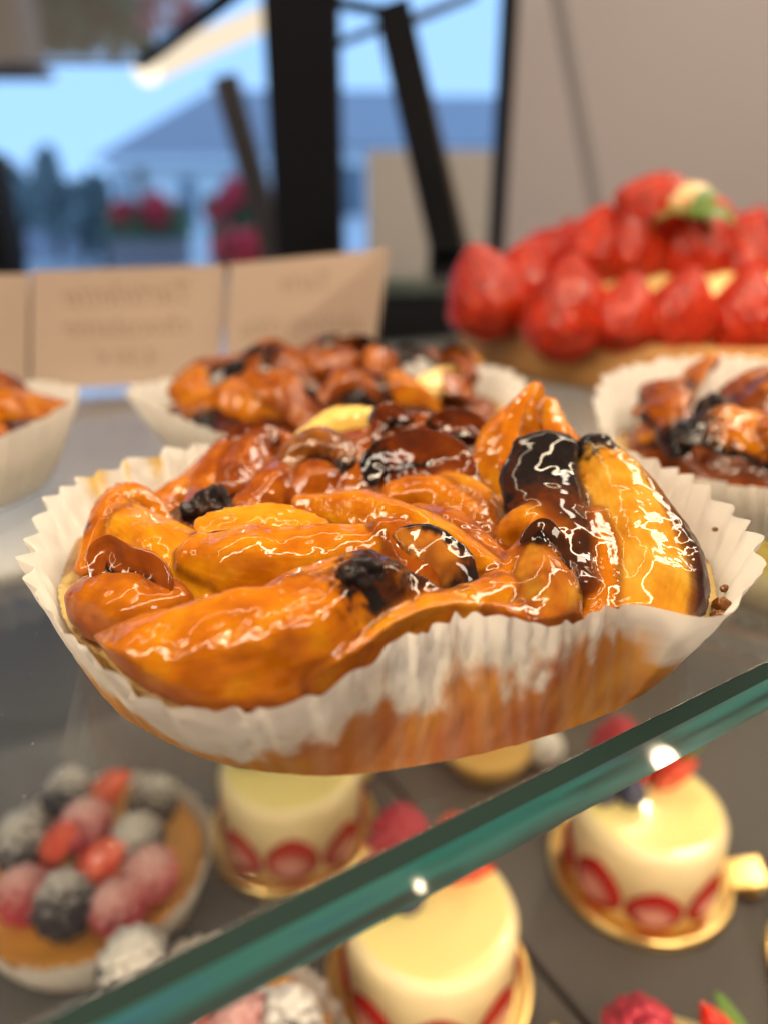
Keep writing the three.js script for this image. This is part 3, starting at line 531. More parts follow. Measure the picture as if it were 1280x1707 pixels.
const RIMP = [[54, 905, 20], [54, 985, 18], [110, 1045, 17], [165, 1115, 15], [215, 1152, 14], [285, 1180, 13.5], [370, 1192, 13.5], [470, 1180, 14.5], [540, 1150, 16], [600, 1122, 17], [660, 1078, 18.5], [720, 1048, 19.5], [830, 1036, 19.5], [920, 1050, 18.5], [1000, 1022, 18.5], [1060, 1012, 18], [1150, 1026, 18], [1225, 1010, 19], [1266, 955, 21], [1255, 895, 23], [1200, 838, 24], [1130, 790, 24.5], [1050, 762, 25], [900, 738, 25], [700, 728, 24], [500, 730, 23], [350, 742, 22], [250, 765, 22], [155, 795, 22], [105, 815, 22], [72, 860, 21]].map(a => yy(...a));
const BASP = [[190, 1185, 0], [260, 1232, 0], [350, 1272, 0], [430, 1290, 0], [560, 1299, 0], [700, 1281, 0], [850, 1250, 0], [1000, 1200, 0], [1085, 1152, 0], [1132, 1090, 0], [1130, 1030, 0], [1080, 970, 0], [980, 915, 0], [800, 880, 0], [600, 872, 0], [400, 890, 0], [250, 940, 0], [165, 1010, 0], [145, 1095, 0]].map(a => yy(...a));
const HC = V(0.002, 0, -0.112);
const rimAt = closedOutline(RIMP)(HC.x, HC.z), baseAt = closedOutline(BASP)(HC.x, HC.z);
function paperGeo(rimF, baseF, o) { // pleated paper case
  const NP = o.pleats, NA = NP * 10, NT = o.folds ? 56 : 22, PAPER = [0.83, 0.795, 0.74];
  const jit = Array.from({ length: NP + 1 }, () => [rr(0.55, 1.25), rr(-0.2, 0.2), rr(-1, 1)]);
  jit[NP] = jit[0];
  const geo = gridGeo(NT, NA, (t, f) => {
    const fw = f + 0.006 * Math.sin(f * 2 * Math.PI * 5 + (o.seed || 0)) + 0.004 * Math.sin(f * 2 * Math.PI * 13 + 2), pf = (fw - Math.floor(fw)) * NP, ip = Math.floor(pf) % NP, fr = pf - Math.floor(pf);
    const a = -Math.PI + f * 2 * Math.PI;
    const R = rimF(a), B = baseF(a), dirx = Math.cos(a), dirz = Math.sin(a);
    const flare = o.flare || 0.9, tt = t;
    const p = V(lerp(B.x, R.x, Math.pow(tt, flare)), 0, lerp(B.z, R.z, Math.pow(tt, flare)));
    p.y = 0.0006 + R.y * (tt * 0.85 + 0.15 * tt * tt) + (o.y0 || 0);
    const tri = fr < 0.5 ? fr * 2 : 2 - fr * 2, j = jit[ip], amp = o.amp(a) * j[0] * Math.pow(t, 0.8) + (o.folds ? 0.00003 : 0.00012) * t;
    const soft = lerp(tri, 0.5 - 0.5 * Math.cos(fr * 2 * Math.PI), 0.45);
    const front = o.folds ? sstep(0.15, 0.5, Math.sin(a)) : 0, fold = front * (noise(a * 6.2, 0.3, 9) + 0.5 * noise(a * 14, 1.3, 4));
    const off = (soft - 0.5) * 2 * amp * lerp(1, 0.4 + 0.6 * t * t, front) + fold * 0.0012 * Math.pow(t, 1.9) + front * 0.00028 * (0.3 + 0.7 * sstep(0.4, 0.95, t)) * (noise(a * 14, t * 3.5, 6) + 0.35 * noise(a * 26, t * 8, 1)) + 0.0005 * t * noise(a * 5, 3.1, o.seed || 0) + 0.00025 * (1 - 0.75 * front) * noise(a * 22, t * 4, o.seed || 0);
    p.x += dirx * off; p.z += dirz * off;
    p.y += t * t * ((0.0004 * j[2] + 0.0006 * (soft - 0.5)) * (1 - 0.8 * front) + 0.0009 * front * noise(a * 9, 5, 5));
    let col = PAPER; if (o.color) col = o.color(a, t, p, PAPER, soft);
    return { p, c: col };
  }, true, false);
  return geo;
}
const heroAngle = p => Math.atan2(p.z - HC.z, p.x - HC.x);
// how high the buttery stain climbs the front wall (fraction of the wall), left to right
const STAIN = [[-90, 0.05], [95, 0.25], [190, 0.42], [260, 0.26], [350, 0.20], [400, 0.16], [440, 0.30], [500, 0.42], [560, 0.52], [610, 0.72], [640, 0.66], [680, 0.42], [715, 0.36], [760, 0.62], [800, 0.6], [850, 0.5], [900, 0.60], [950, 0.72], [1000, 0.78], [1060, 0.66], [1110, 0.42], [1200, 0.2], [1300, 0.05]];
function projX(p) { const d = p.clone().sub(EYE); return 640 + FOC * d.x / (-d.z * CP - d.y * SP); }
const STAINW = STAIN.map(([px, k]) => { // stored by angle round the case
  const q = yy(px, 1180, 6); return [px, k];
});
function stainAt(px) { for (let i = 1; i < STAINW.length; i++) if (px < STAINW[i][0]) { const [a, ka] = STAINW[i - 1], [b, kb] = STAINW[i]; return lerp(ka, kb, sstep(a, b, px)); } return 0; }
const DRIPS = [[150, 792, 0.05], [262, 765, 0.03], [222, 776, 0.018]].map(([x, y, w]) => [heroAngle(atY(x, y, 0.022)), w]);
const hero = thing('apricot_tart', 'large glazed apricot tart in a white paper case at the front of the glass shelf', 'apricot tart', V(0, 0, 0), null);
mesh('paper_case', paperGeo(rimAt, baseAt, {
  pleats: 58, seed: 5, flare: 0.95, folds: 1,
  amp: a => { const s = Math.sin(a), c = Math.cos(a); return lerp(c < 0 ? 0.0013 : 0.0011, 0.00016, sstep(0.15, 0.5, s)); },
  color: (a, t, p, W, ridge) => {
    let yel = 0; for (const [ya, yw] of DRIPS) yel = Math.max(yel, sstep(yw, yw * 0.4, Math.abs(a - ya) + 0.012 * noise(a * 40, t * 9, 3)) * sstep(0.72, 0.95, t + 0.08 * noise(a * 30, t * 6, 7)));
    if (Math.sin(a) < -0.25) return mixc(W, [0.78, 0.50, 0.07], yel * 0.85);
    const px = projX(baseAt(a).lerp(rimAt(a), t)), k = stainAt(px) + 0.12 * noise(a * 6, t * 2, 3) + 0.06 * (0.5 - ridge) + 0.05 * noise(a * 13, t * 5, 8) + 0.02 * noise(a * 30, t * 14, 2);
    const f = sstep(0.12, -0.10, t - k), g = sstep(0.40, 0.02, t - k);
    const hue = 0.5 + 0.5 * noise(p.x * 90, p.y * 120 + 4, p.z * 90);
    let c = mixc(W, [0.62, 0.44, 0.24], g * 0.5 * (0.6 + 0.4 * noise(a * 30, t * 9, 5)));
    return mixc(c, mixc([0.42, 0.092, 0.0005], [0.70, 0.29, 0.004], clamp01(hue * 0.8 + 0.5 * sstep(900, 1060, px) + 0.4 * sstep(520, 420, px) - 0.15 * sstep(640, 760, px))), f * (0.93 - 0.10 * ridge));
  },
}), M.paper, hero);
{ // floor of the case
  const s = new THREE.Shape(Array.from({ length: 120 }, (_, i) => { const p = baseAt(-Math.PI + i / 120 * 2 * Math.PI); return new THREE.Vector2(p.x, -p.z); }));
  const g = new THREE.ShapeGeometry(s); g.rotateX(-Math.PI / 2); g.translate(0, 0.0006, 0);
  mesh('case_base', g, S(0.55, 0.28, 0.06, 0.8, 0, { side: THREE.DoubleSide }), hero);
}
// fuse the thick slices and the glaze between them into one glossy skin, then cut it back into its slices
function fuseSlices(list, o, parent) {
  const HC = o.C, rimAt = o.rim, baseAt = o.base;
  const H = o.cell, [lo, hi] = o.bounds, NX = Math.round((hi.x - lo.x) / H), NY = Math.round((hi.y - lo.y) / H), NZ = Math.round((hi.z - lo.z) / H);
  const SY = NX + 1, SZ = SY * (NY + 1), TOT = SZ * (NZ + 1), F = new Float32Array(TOT).fill(0.02), mm = 0.001;
  const AN = 720, tabR = Array.from({ length: AN }, (_, i) => { const a = -Math.PI + i / AN * 2 * Math.PI, R = rimAt(a), B = baseAt(a); return [Math.hypot(R.x - HC.x, R.z - HC.z), Math.hypot(B.x - HC.x, B.z - HC.z), R.y]; });
  const wallQ = (x, y, z) => { const i = Math.floor((Math.atan2(z - HC.z, x - HC.x) + Math.PI) / (2 * Math.PI) * AN) % AN, q = tabR[i], t = Math.max(0, y / q[2]); return [Math.hypot(x - HC.x, z - HC.z) - lerp(q[1], q[0], Math.min(1, t)), t, q]; };
  const fillY = (x, z) => { const q = wallQ(x, 0.012, z), rad = Math.min(1.1, Math.hypot(x - HC.x, z - HC.z) / lerp(q[2][1], q[2][0], 0.6)); return (o.fillY ?? q[2][2] * 0.60) + o.mound * (1 - rad * rad) + 0.0009 * noise(x * 120, 7, z * 120) + 0.00025 * noise(x * 420, 3, z * 420); };
  const pieces = list.map(q => {
    const c = new THREE.CatmullRomCurve3(q.spine, false, 'centripetal'), N = 44, pts = c.getSpacedPoints(N), n0 = q.n.clone().normalize();
    const fr = pts.map((p, i) => { const T = pts[Math.min(N, i + 1)].clone().sub(pts[Math.max(0, i - 1)]).normalize(), A = T.clone().cross(n0).normalize(), Nn = A.clone().cross(T).normalize(); const u = i / N; return { p, T, A, N: Nn, w: prof(q.w, u) * mm, t: prof(q.t, u) * mm, b: prof(q.bend || [0, 0], u), u }; });
    const pad = Math.max(...q.w) * mm + 0.004, bb = new THREE.Box3().setFromPoints(pts).expandByScalar(pad);
    return { q, fr, N, bb };
  });
  const local = (pc, x, y, z) => { // -> [dist, u, c, s]
    let best = 1e9, bi = 0; const fr = pc.fr;
    for (let i = 0; i <= pc.N; i++) { const p = fr[i].p, d = (p.x - x) ** 2 + (p.y - y) ** 2 + (p.z - z) ** 2; if (d < best) { best = d; bi = i; } }
    const f = fr[bi], dx = x - f.p.x, dy = y - f.p.y, dz = z - f.p.z;
    const l = dx * f.T.x + dy * f.T.y + dz * f.T.z; let a = dx * f.A.x + dy * f.A.y + dz * f.A.z, n = dx * f.N.x + dy * f.N.y + dz * f.N.z;
    const u = clamp01(f.u + (bi === 0 || bi === pc.N ? 0 : l * 0)), c0 = Math.max(-1.2, Math.min(1.2, a / f.w)); n -= f.b * f.w * c0 * c0;
    const ex = pc.q.ex || 1.38, t = 0.93 * f.t * (1 - (pc.q.thin ?? 0.15) * Math.min(1, c0 * c0)), le = bi === 0 ? Math.max(0, -l) : bi === pc.N ? Math.max(0, l) : 0;
    const ra = Math.abs(a) / f.w, rn = Math.abs(n) / t, rl = le / Math.max(t, f.w * 0.5), r = Math.pow(Math.pow(ra, ex) + Math.pow(rn, ex) + Math.pow(rl, ex), 1 / ex);
    const g = Math.hypot(ra / f.w, rn / t, rl / Math.max(t, f.w * 0.5)) / Math.max(1e-6, Math.hypot(ra, rn, rl));
    return [(r - 1) / Math.max(g, 1), u, c0 / Math.max(1, r), n / t / Math.max(1, r), r];
  };
  const K = o.k, smin = (a, b, k) => { const h = Math.max(k - Math.abs(a - b), 0) / k; return Math.min(a, b) - h * h * k * 0.25; };
  for (const pc of pieces) {
    const i0 = Math.max(0, Math.floor((pc.bb.min.x - lo.x) / H)), i1 = Math.min(NX, Math.ceil((pc.bb.max.x - lo.x) / H)), j0 = Math.max(0, Math.floor((pc.bb.min.y - lo.y) / H)), j1 = Math.min(NY, Math.ceil((pc.bb.max.y - lo.y) / H)), k0 = Math.max(0, Math.floor((pc.bb.min.z - lo.z) / H)), k1 = Math.min(NZ, Math.ceil((pc.bb.max.z - lo.z) / H));
    for (let k = k0; k <= k1; k++) for (let j = j0; j <= j1; j++) for (let i = i0; i <= i1; i++) {
      const x = lo.x + i * H, y = lo.y + j * H, z = lo.z + k * H, sd = pc.q.seed || 0;
      let d = local(pc, x, y, z)[0]; if (d > 0.0045) continue;
      if (Math.abs(d) < 0.003) d -= (pc.q.amp ?? 0.45) * (o.ampK ?? 0.62) * mm * (0.75 * noise(x * 110 + sd, y * 110, z * 110) + 0.35 * noise(x * 260, y * 260 + sd, z * 260)) + (pc.q.warp ?? o.warp ?? 0.0008) * noise(x * 62 + sd * 2.3, y * 62, z * 62 + sd);
      const id = i + j * SY + k * SZ; F[id] = smin(F[id], d, K);
    }
  }
  for (let k = 0; k <= NZ; k++) for (let i = 0; i <= NX; i++) {
    const x = lo.x + i * H, z = lo.z + k * H, yf = fillY(x, z);
    for (let j = 0; j <= NY; j++) {
      const y = lo.y + j * H, id = i + j * SY + k * SZ; let d = smin(F[id], (y - yf) * 0.9, K * 1.3);
      const q = wallQ(x, y, z); if (q[1] < 1.3) d = Math.max(d, q[0] + (o.inset ? o.inset(x, z) : 0.0009) - 0.004 * Math.max(0, q[1] - 0.95));
      F[id] = Math.max(d, 0.0035 - y);
    }
  }
  // surface nets
  const vid = new Int32Array(TOT).fill(-1), pos = [], tri = [];
  for (let k = 0; k < NZ; k++) for (let j = 0; j < NY; j++) for (let i = 0; i < NX; i++) {
    const id = i + j * SY + k * SZ, v = [F[id], F[id + 1], F[id + SY], F[id + SY + 1], F[id + SZ], F[id + SZ + 1], F[id + SZ + SY], F[id + SZ + SY + 1]];
    let m = 0; for (let q = 0; q < 8; q++) if (v[q] < 0) m |= 1 << q; if (m === 0 || m === 255) continue;
    let n = 0, sx = 0, sy = 0, sz = 0;
    for (let a = 0; a < 8; a++) for (const bit of [1, 2, 4]) if (!(a & bit)) { const b = a | bit; if ((v[a] < 0) !== (v[b] < 0)) { const t = v[a] / (v[a] - v[b]); sx += (a & 1) + (bit === 1 ? t : 0); sy += ((a >> 1) & 1) + (bit === 2 ? t : 0); sz += ((a >> 2) & 1) + (bit === 4 ? t : 0); n++; } }
    vid[id] = pos.length / 3; pos.push(lo.x + (i + sx / n) * H, lo.y + (j + sy / n) * H, lo.z + (k + sz / n) * H);
  }
  const quad = (a, b, c, d, flip) => { if (a < 0 || b < 0 || c < 0 || d < 0) return; if (flip) tri.push(a, c, b, a, d, c); else tri.push(a, b, c, a, c, d); };
  for (let k = 1; k < NZ; k++) for (let j = 1; j < NY; j++) for (let i = 1; i < NX; i++) {
    const id = i + j * SY + k * SZ, s0 = F[id] < 0;
    if (s0 !== (F[id + 1] < 0)) quad(vid[id - SY - SZ], vid[id - SZ], vid[id], vid[id - SY], !s0);
    if (s0 !== (F[id + SY] < 0)) quad(vid[id - 1 - SZ], vid[id - 1], vid[id], vid[id - SZ], !s0);
    if (s0 !== (F[id + SZ] < 0)) quad(vid[id - 1 - SY], vid[id - SY], vid[id], vid[id - 1], !s0);
  }
  // relax a little, then lay fine glaze ripples on
  const NVX = pos.length / 3;
  for (let it = 0; it < 2; it++) {
    const acc = new Float32Array(NVX * 3), cnt = new Float32Array(NVX);
    for (let t = 0; t < tri.length; t += 3) for (let e = 0; e < 3; e++) { const a = tri[t + e], b = tri[t + (e + 1) % 3]; for (let c = 0; c < 3; c++) { acc[a * 3 + c] += pos[b * 3 + c]; acc[b * 3 + c] += pos[a * 3 + c]; } cnt[a]++; cnt[b]++; }
    for (let a = 0; a < NVX; a++) if (cnt[a]) for (let c = 0; c < 3; c++) pos[a * 3 + c] = lerp(pos[a * 3 + c], acc[a * 3 + c] / cnt[a], 0.5);
  }
  let g = new THREE.BufferGeometry(); g.setAttribute('position', new THREE.Float32BufferAttribute(pos, 3)); g.setIndex(tri); g.computeVertexNormals();
  const PA = g.attributes.position, NA2 = g.attributes.normal, col = new Float32Array(NVX * 3), own = new Int16Array(NVX);
  for (let a = 0; a < NVX; a++) {
    const x = PA.getX(a), y = PA.getY(a), z = PA.getZ(a), cand = [];
    pieces.forEach((pc, pi) => { if (x < pc.bb.min.x || x > pc.bb.max.x || y < pc.bb.min.y || y > pc.bb.max.y || z < pc.bb.min.z || z > pc.bb.max.z) return; const q = local(pc, x, y, z); if (q[0] < 0.003) cand.push([q[0], pi, q]); });
    const df = (y - fillY(x, z)) * 0.9 + 0.0004; let dm = df, oi = pieces.length; for (const c of cand) if (c[0] < dm) { dm = c[0]; oi = c[1]; }
    own[a] = oi; let W = 0, C = [0, 0, 0];
    const addc = (w, c) => { W += w; for (let e = 0; e < 3; e++) C[e] += w * c[e]; };
    for (const c of cand) { const w = Math.exp(-(c[0] - dm) / 0.00035); if (w > 0.02) addc(w, sliceColor(pieces[c[1]].q, V(x, y, z), c[2][1], c[2][2], c[2][3])); }
    { const w = Math.exp(-Math.max(0, df - dm) / 0.00035), q = wallQ(x, y, z); if (w > 0.02) addc(w, mixc(mixc(C_RED, C_DEEP, 0.5 + 0.5 * noise(x * 130, 1, z * 130)), C_CU, sstep(-0.006, -0.002, q[0] + 0.001 * noise(x * 400, 2, z * 400)) * (z > HC.z ? 0.8 : 0.3))); }
    // browner glaze tone painted in for the crease shade where slices meet
    const ds = cand.map(c => c[0]).concat(df).sort((p, q) => p - q), creaseShade = ds.length > 1 ? sstep(0.0011, 0.0001, ds[1] - ds[0]) * 0.58 : 0, Cm = mixc(C.map(e => e / W), [0.13, 0.018, 0.0008], creaseShade);
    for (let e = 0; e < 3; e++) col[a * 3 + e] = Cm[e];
    const pf = oi < pieces.length ? (pieces[oi].q.fine ?? 1) : 0.6, mask = sstep(-0.15, 0.55, noise(x * 75 + 5, y * 75, z * 75));
    const rip = 0.00004 * pf * (0.1 + 1.3 * mask) * noise(x * 900, y * 900, z * 900) + 0.00009 * (oi < pieces.length ? pieces[oi].q.rk ?? 1 : 1) * noise(x * 330 + 9, y * 330, z * 330);
    const R3 = o.rip || 1; PA.setXYZ(a, x + NA2.getX(a) * rip * R3, y + NA2.getY(a) * rip * R3, z + NA2.getZ(a) * rip * R3);
  }
  g.computeVertexNormals();
  const groups = Array.from({ length: pieces.length + 1 }, () => []);
  for (let t = 0; t < tri.length; t += 3) groups[own[tri[t]]].push(tri[t], tri[t + 1], tri[t + 2]);
  groups.forEach((ix, gi) => {
    if (ix.length < 30) return; const map = new Map(), P2 = [], N2 = [], C2 = [], I2 = [];
    for (const v of ix) { let m = map.get(v); if (m === undefined) { m = map.size; map.set(v, m); P2.push(PA.getX(v), PA.getY(v), PA.getZ(v)); N2.push(g.attributes.normal.getX(v), g.attributes.normal.getY(v), g.attributes.normal.getZ(v)); C2.push(col[v * 3], col[v * 3 + 1], col[v * 3 + 2]); } I2.push(m); }
    const q = new THREE.BufferGeometry(); q.setAttribute('position', new THREE.Float32BufferAttribute(P2, 3)); q.setAttribute('normal', new THREE.Float32BufferAttribute(N2, 3)); q.setAttribute('color', new THREE.Float32BufferAttribute(C2, 3)); q.setIndex(I2);
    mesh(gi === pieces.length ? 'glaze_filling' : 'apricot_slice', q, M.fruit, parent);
  });
}
function fillingGeo(rimF, baseF, C, o) {
  return gridGeo(60, 200, (r, f) => {
    const a = -Math.PI + f * 2 * Math.PI, R = rimF(a), B = baseF(a), t = o.level;
    const e = V(lerp(B.x, R.x, t), 0, lerp(B.z, R.z, t)), rad = Math.min(1, r / 0.93);
    const p = C.clone().lerp(e, rad * 0.965); const yEdge = R.y * t;
    const body = 0.5 + 0.5 * noise(p.x * 110 + o.seed, 1, p.z * 110), fine = noise(p.x * 420, 2, p.z * 420 + o.seed);
    if (r > 0.93) { const k2 = (r - 0.93) / 0.07, bb = C.clone().setY(0).lerp(B.clone().setY(0), 0.95); p.x = lerp(p.x, bb.x, k2); p.z = lerp(p.z, bb.z, k2); }
    p.y = r <= 0.93 ? yEdge + o.mound * (1 - rad * rad) + 0.0016 * (body - 0.5) + 0.0003 * fine : lerp(yEdge, 0.001, (r - 0.93) / 0.07);
    p.y += o.y0 || 0;
    const col = mixc(mixc(C_RED, C_DEEP, body), C_CU, sstep(0.80, 0.93, rad + 0.08 * fine) * 0.85);
    return { p, c: col };
  }, true, false);
}
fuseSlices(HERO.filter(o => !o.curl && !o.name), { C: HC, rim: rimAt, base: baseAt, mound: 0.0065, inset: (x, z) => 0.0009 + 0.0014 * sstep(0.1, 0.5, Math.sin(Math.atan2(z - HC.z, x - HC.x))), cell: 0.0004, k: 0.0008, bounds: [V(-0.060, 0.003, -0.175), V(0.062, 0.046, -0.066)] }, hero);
for (const o of HERO) if (o.curl || o.name) mesh(o.name || 'curled_skin', sliceGeo(o), o.name ? M.char : M.fruit, hero);

// drips of custard and caramel on the paper, crumbs on the glass
const blob = (name, p, rx, ry, rz, c, par, mat) => { const g2 = gridGeo(14, 20, (u, v) => { const th = u * Math.PI, a = v * Math.PI * 2, d = V(Math.sin(th) * Math.cos(a), Math.cos(th), Math.sin(th) * Math.sin(a)), k = 1 + 0.35 * noise(d.x * 1.6 + p.x * 900, d.y * 1.2, d.z * 1.2) * 0.6; return { p: V(d.x * rx * k, d.y * ry * k, d.z * rz * k), c }; }, true); return mesh(name, g2, mat, par, p); };
for (const [px, py, t, r] of [[1178, 968, 0.66, 0.0015], [1184, 985, 0.68, 0.0011], [1170, 952, 0.68, 0.0008], [1180, 900, 0.84, 0.0005]]) {
  const a = heroAngle(atY(px, py, 0.018)), q = baseAt(a).lerp(rimAt(a), t); q.y = rimAt(a).y * t; q.lerp(V(HC.x, q.y, HC.z), 0.016); blob('caramel_drip', q, r, r * 0.8, r * 0.8, [0.20, 0.065, 0.006], hero, M.fruit);
}
{
  seedState = 4242; const parts = [];
  for (let i = 0; i < 42; i++) { const p = i < 24 ? atY(rr(0, 330), rr(1020, 1420), 0) : atY(rr(700, 1250), rr(1100, 1350), 0), v = p.clone().sub(E0).dot(W2); if (v < 0.003 || Math.hypot((p.x - HC.x) / 0.054, (p.z - HC.z) / 0.042) < 1) continue; const s = rr(0.00004, 0.00011), g3 = new THREE.IcosahedronGeometry(s, 1); g3.scale(rr(0.6, 2.2), 0.6, rr(0.6, 1.6)); g3.rotateY(rr(0, 6)); g3.translate(p.x, s * 0.55, p.z); parts.push(g3); }
  tag(mesh('crumbs', mergeGeometries(parts), S(0.6, 0.55, 0.48, 0.9)), 'tiny pale crumbs and dust scattered on the glass shelf', 'crumbs', null, 'stuff');
}

// ------------------------------------------------------------------ the other apricot tarts
function ellipseOutline(rx, rz, y) { return a => { const k = 1 / Math.sqrt((Math.cos(a) / rx) ** 2 + (Math.sin(a) / rz) ** 2); return V(Math.cos(a) * k, y(a), Math.sin(a) * k); }; }
function backTart(label, pos, turn, o) {
  seedState = o.seed * 7919 + 11;
  const g = thing('apricot_tart', label, 'apricot tart', pos, 'glazed apricot tarts in paper cases', turn);
  const rim = ellipseOutline(o.rx, o.rz, a => o.h * (1 + 0.10 * Math.sin(a * 2 + o.seed) - (o.dip || 0) * sstep(0.1, 0.9, Math.sin(a + turn)))), base = ellipseOutline(o.rx * 0.8, o.rz * 0.8, () => 0);
  mesh('paper_case', paperGeo(rim, base, { pleats: 54, seed: o.seed, amp: () => 0.0012 }), M.paper, g);
  const list = [];
  const n = o.n || 22;
  for (let i = 0; i < n; i++) {
    const ring = i < n * 0.62 ? 1 : 0, a = (ring ? i / (n * 0.62) : (i / (n * 0.38))) * Math.PI * 2 + rr(-0.2, 0.2), rad = ring ? rr(0.66, 0.80) : rr(0.15, 0.45);
    const c = V(Math.cos(a) * rad * o.rx, 0.0175 + (1 - rad * rad) * 0.009, Math.sin(a) * rad * o.rz), dir = V(-Math.sin(a) + rr(-0.5, 0.5), rr(0.0, 0.5), Math.cos(a) + rr(-0.5, 0.5)).normalize();
    const L = rr(0.011, 0.017), lift = rr(0.001, 0.005);
    const s = [c.clone().addScaledVector(dir, -L), c.clone().addScaledVector(dir, -L * 0.3).add(V(0, lift, 0)), c.clone().addScaledVector(dir, L * 0.4).add(V(0, lift * 1.3, 0)), c.clone().addScaledVector(dir, L)];
    const out = V(Math.cos(a) * 0.5, 0.8, Math.sin(a) * 0.5 + 0.2), br = [];
    if (rnd() < o.burnt) br.push({ u: rnd() < 0.5 ? 0 : 1, uw: rr(0.2, 0.5) });
    if (rnd() < o.burnt) br.push({ c: rnd() < 0.5 ? 1 : -1, cw: rr(0.3, 0.7), k: 0.9 });
    list.push({ spine: s, w: [3.4, rr(5, 7.5), rr(5, 7.5), 3.4], t: [1.5, 2.4, 2.4, 1.4], n: out, bend: [rr(-0.3, 0.3), rr(-0.3, 0.3)], seed: o.seed * 10 + i, amp: 0.7, bias: rr(-0.15, 0.1), burn: br, pal: rnd() < o.burnt * 0.75 ? RED : undefined });
  }
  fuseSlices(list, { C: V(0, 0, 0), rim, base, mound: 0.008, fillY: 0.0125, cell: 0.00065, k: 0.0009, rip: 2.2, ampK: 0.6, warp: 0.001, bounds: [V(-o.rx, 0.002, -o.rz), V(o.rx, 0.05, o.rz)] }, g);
  for (let i = 0; i < o.tips; i++) {
    const a = rr(0, 6.28), rad = rr(0.3, 0.8), c = V(Math.cos(a) * rad * o.rx, 0.019 + (1 - rad * rad) * 0.012, Math.sin(a) * rad * o.rz);
    mesh('charred_tip', sliceGeo({ spine: [c.clone().add(V(-0.004, -0.002, 0)), c.clone().add(V(0, 0.001, 0.001)), c.clone().add(V(0.003, 0.003, 0))], w: [1.4, 2.8, 1.6], t: [1.2, 2.2, 1.4], n: V(0, 0.7, 0.7), seed: i + o.seed, nu: 24, nv: 24, amp: 0.9, pal: [C_CH, C_CH, C_BR] }), M.char, g);
  }
  return g;
}
const bt = backTart('scorched apricot tart directly behind the large front tart', V(-0.017, 0, -0.232), 0.12, { rx: 0.064, rz: 0.044, h: 0.021, dip: 0.42, seed: 3, burnt: 0.75, tips: 5 });
{ // its bare custard corner at the right
  mesh('custard_corner', sliceGeo({ spine: [V(0.016, 0.0185, 0.028), V(0.030, 0.0225, 0.013), V(0.048, 0.025, -0.006)], w: [3, 5.5, 3.5], t: [1.4, 2, 1.4], n: V(0.1, 0.8, 0.5), pal: [[0.68, 0.42, 0.10], [0.72, 0.50, 0.16], [0.74, 0.55, 0.2]], seed: 77, nu: 48, nv: 40, amp: 0.5 }), M.custard, bt);
}
backTart('apricot tart cut off by the left picture edge', V(-0.138, 0, -0.185), 0.5, { rx: 0.052, rz: 0.044, h: 0.022, seed: 8, burnt: 0.2, tips: 2 });
backTart('very dark caramelised apricot tart at the right picture edge', V(0.116, 0, -0.180), -0.35, { rx: 0.059, rz: 0.045, h: 0.028, dip: 0.38, n: 28, seed: 6, burnt: 0.8, tips: 4 });

// ------------------------------------------------------------------ berries
function strawberryGeo(r, h, seed) { // tip up
  const seeds = []; const n = 170; for (let i = 0; i < n; i++) { const y = 1 - 2 * (i + 0.5) / n, a = i * 2.39996; const s = Math.sqrt(1 - y * y); seeds.push(V(s * Math.cos(a), y, s * Math.sin(a))); }
  return gridGeo(64, 96, (u, v) => {
    const th = u * Math.PI, a = v * Math.PI * 2, d = V(Math.sin(th) * Math.cos(a), Math.cos(th), Math.sin(th) * Math.sin(a));
    let near = 9; for (const s of seeds) { const q = (s.x - d.x) ** 2 + (s.y - d.y) ** 2 + (s.z - d.z) ** 2; if (q < near) near = q; }
    near = Math.sqrt(near);
    const k = d.y > 0 ? 1 - 0.5 * Math.pow(d.y, 1.3) : 1 - 0.1 * d.y * d.y, wob = 1 + 0.06 * noise(d.x * 1.3 + seed, d.y * 1.3, d.z * 1.3), dim = 1 - 0.05 * sstep(0.11, 0.02, near);
    const p = V(d.x * r * k * wob * dim, d.y * h * (d.y > 0 ? 1 : 0.72) * dim, d.z * r * k * wob * dim);
    const m = 0.5 + 0.5 * noise(d.x * 2 + seed, d.y * 2, d.z * 2);
    let c = mixc([0.26, 0.003, 0.0012], [0.54, 0.026, 0.003], m); c = mixc(c, [0.55, 0.22, 0.03], sstep(0.05, 0.02, near) * 0.7);
    return { p, c };
  }, true, false);
}
const SB = [1, 2, 3].map(k => strawberryGeo(0.0165, 0.022, k * 5));
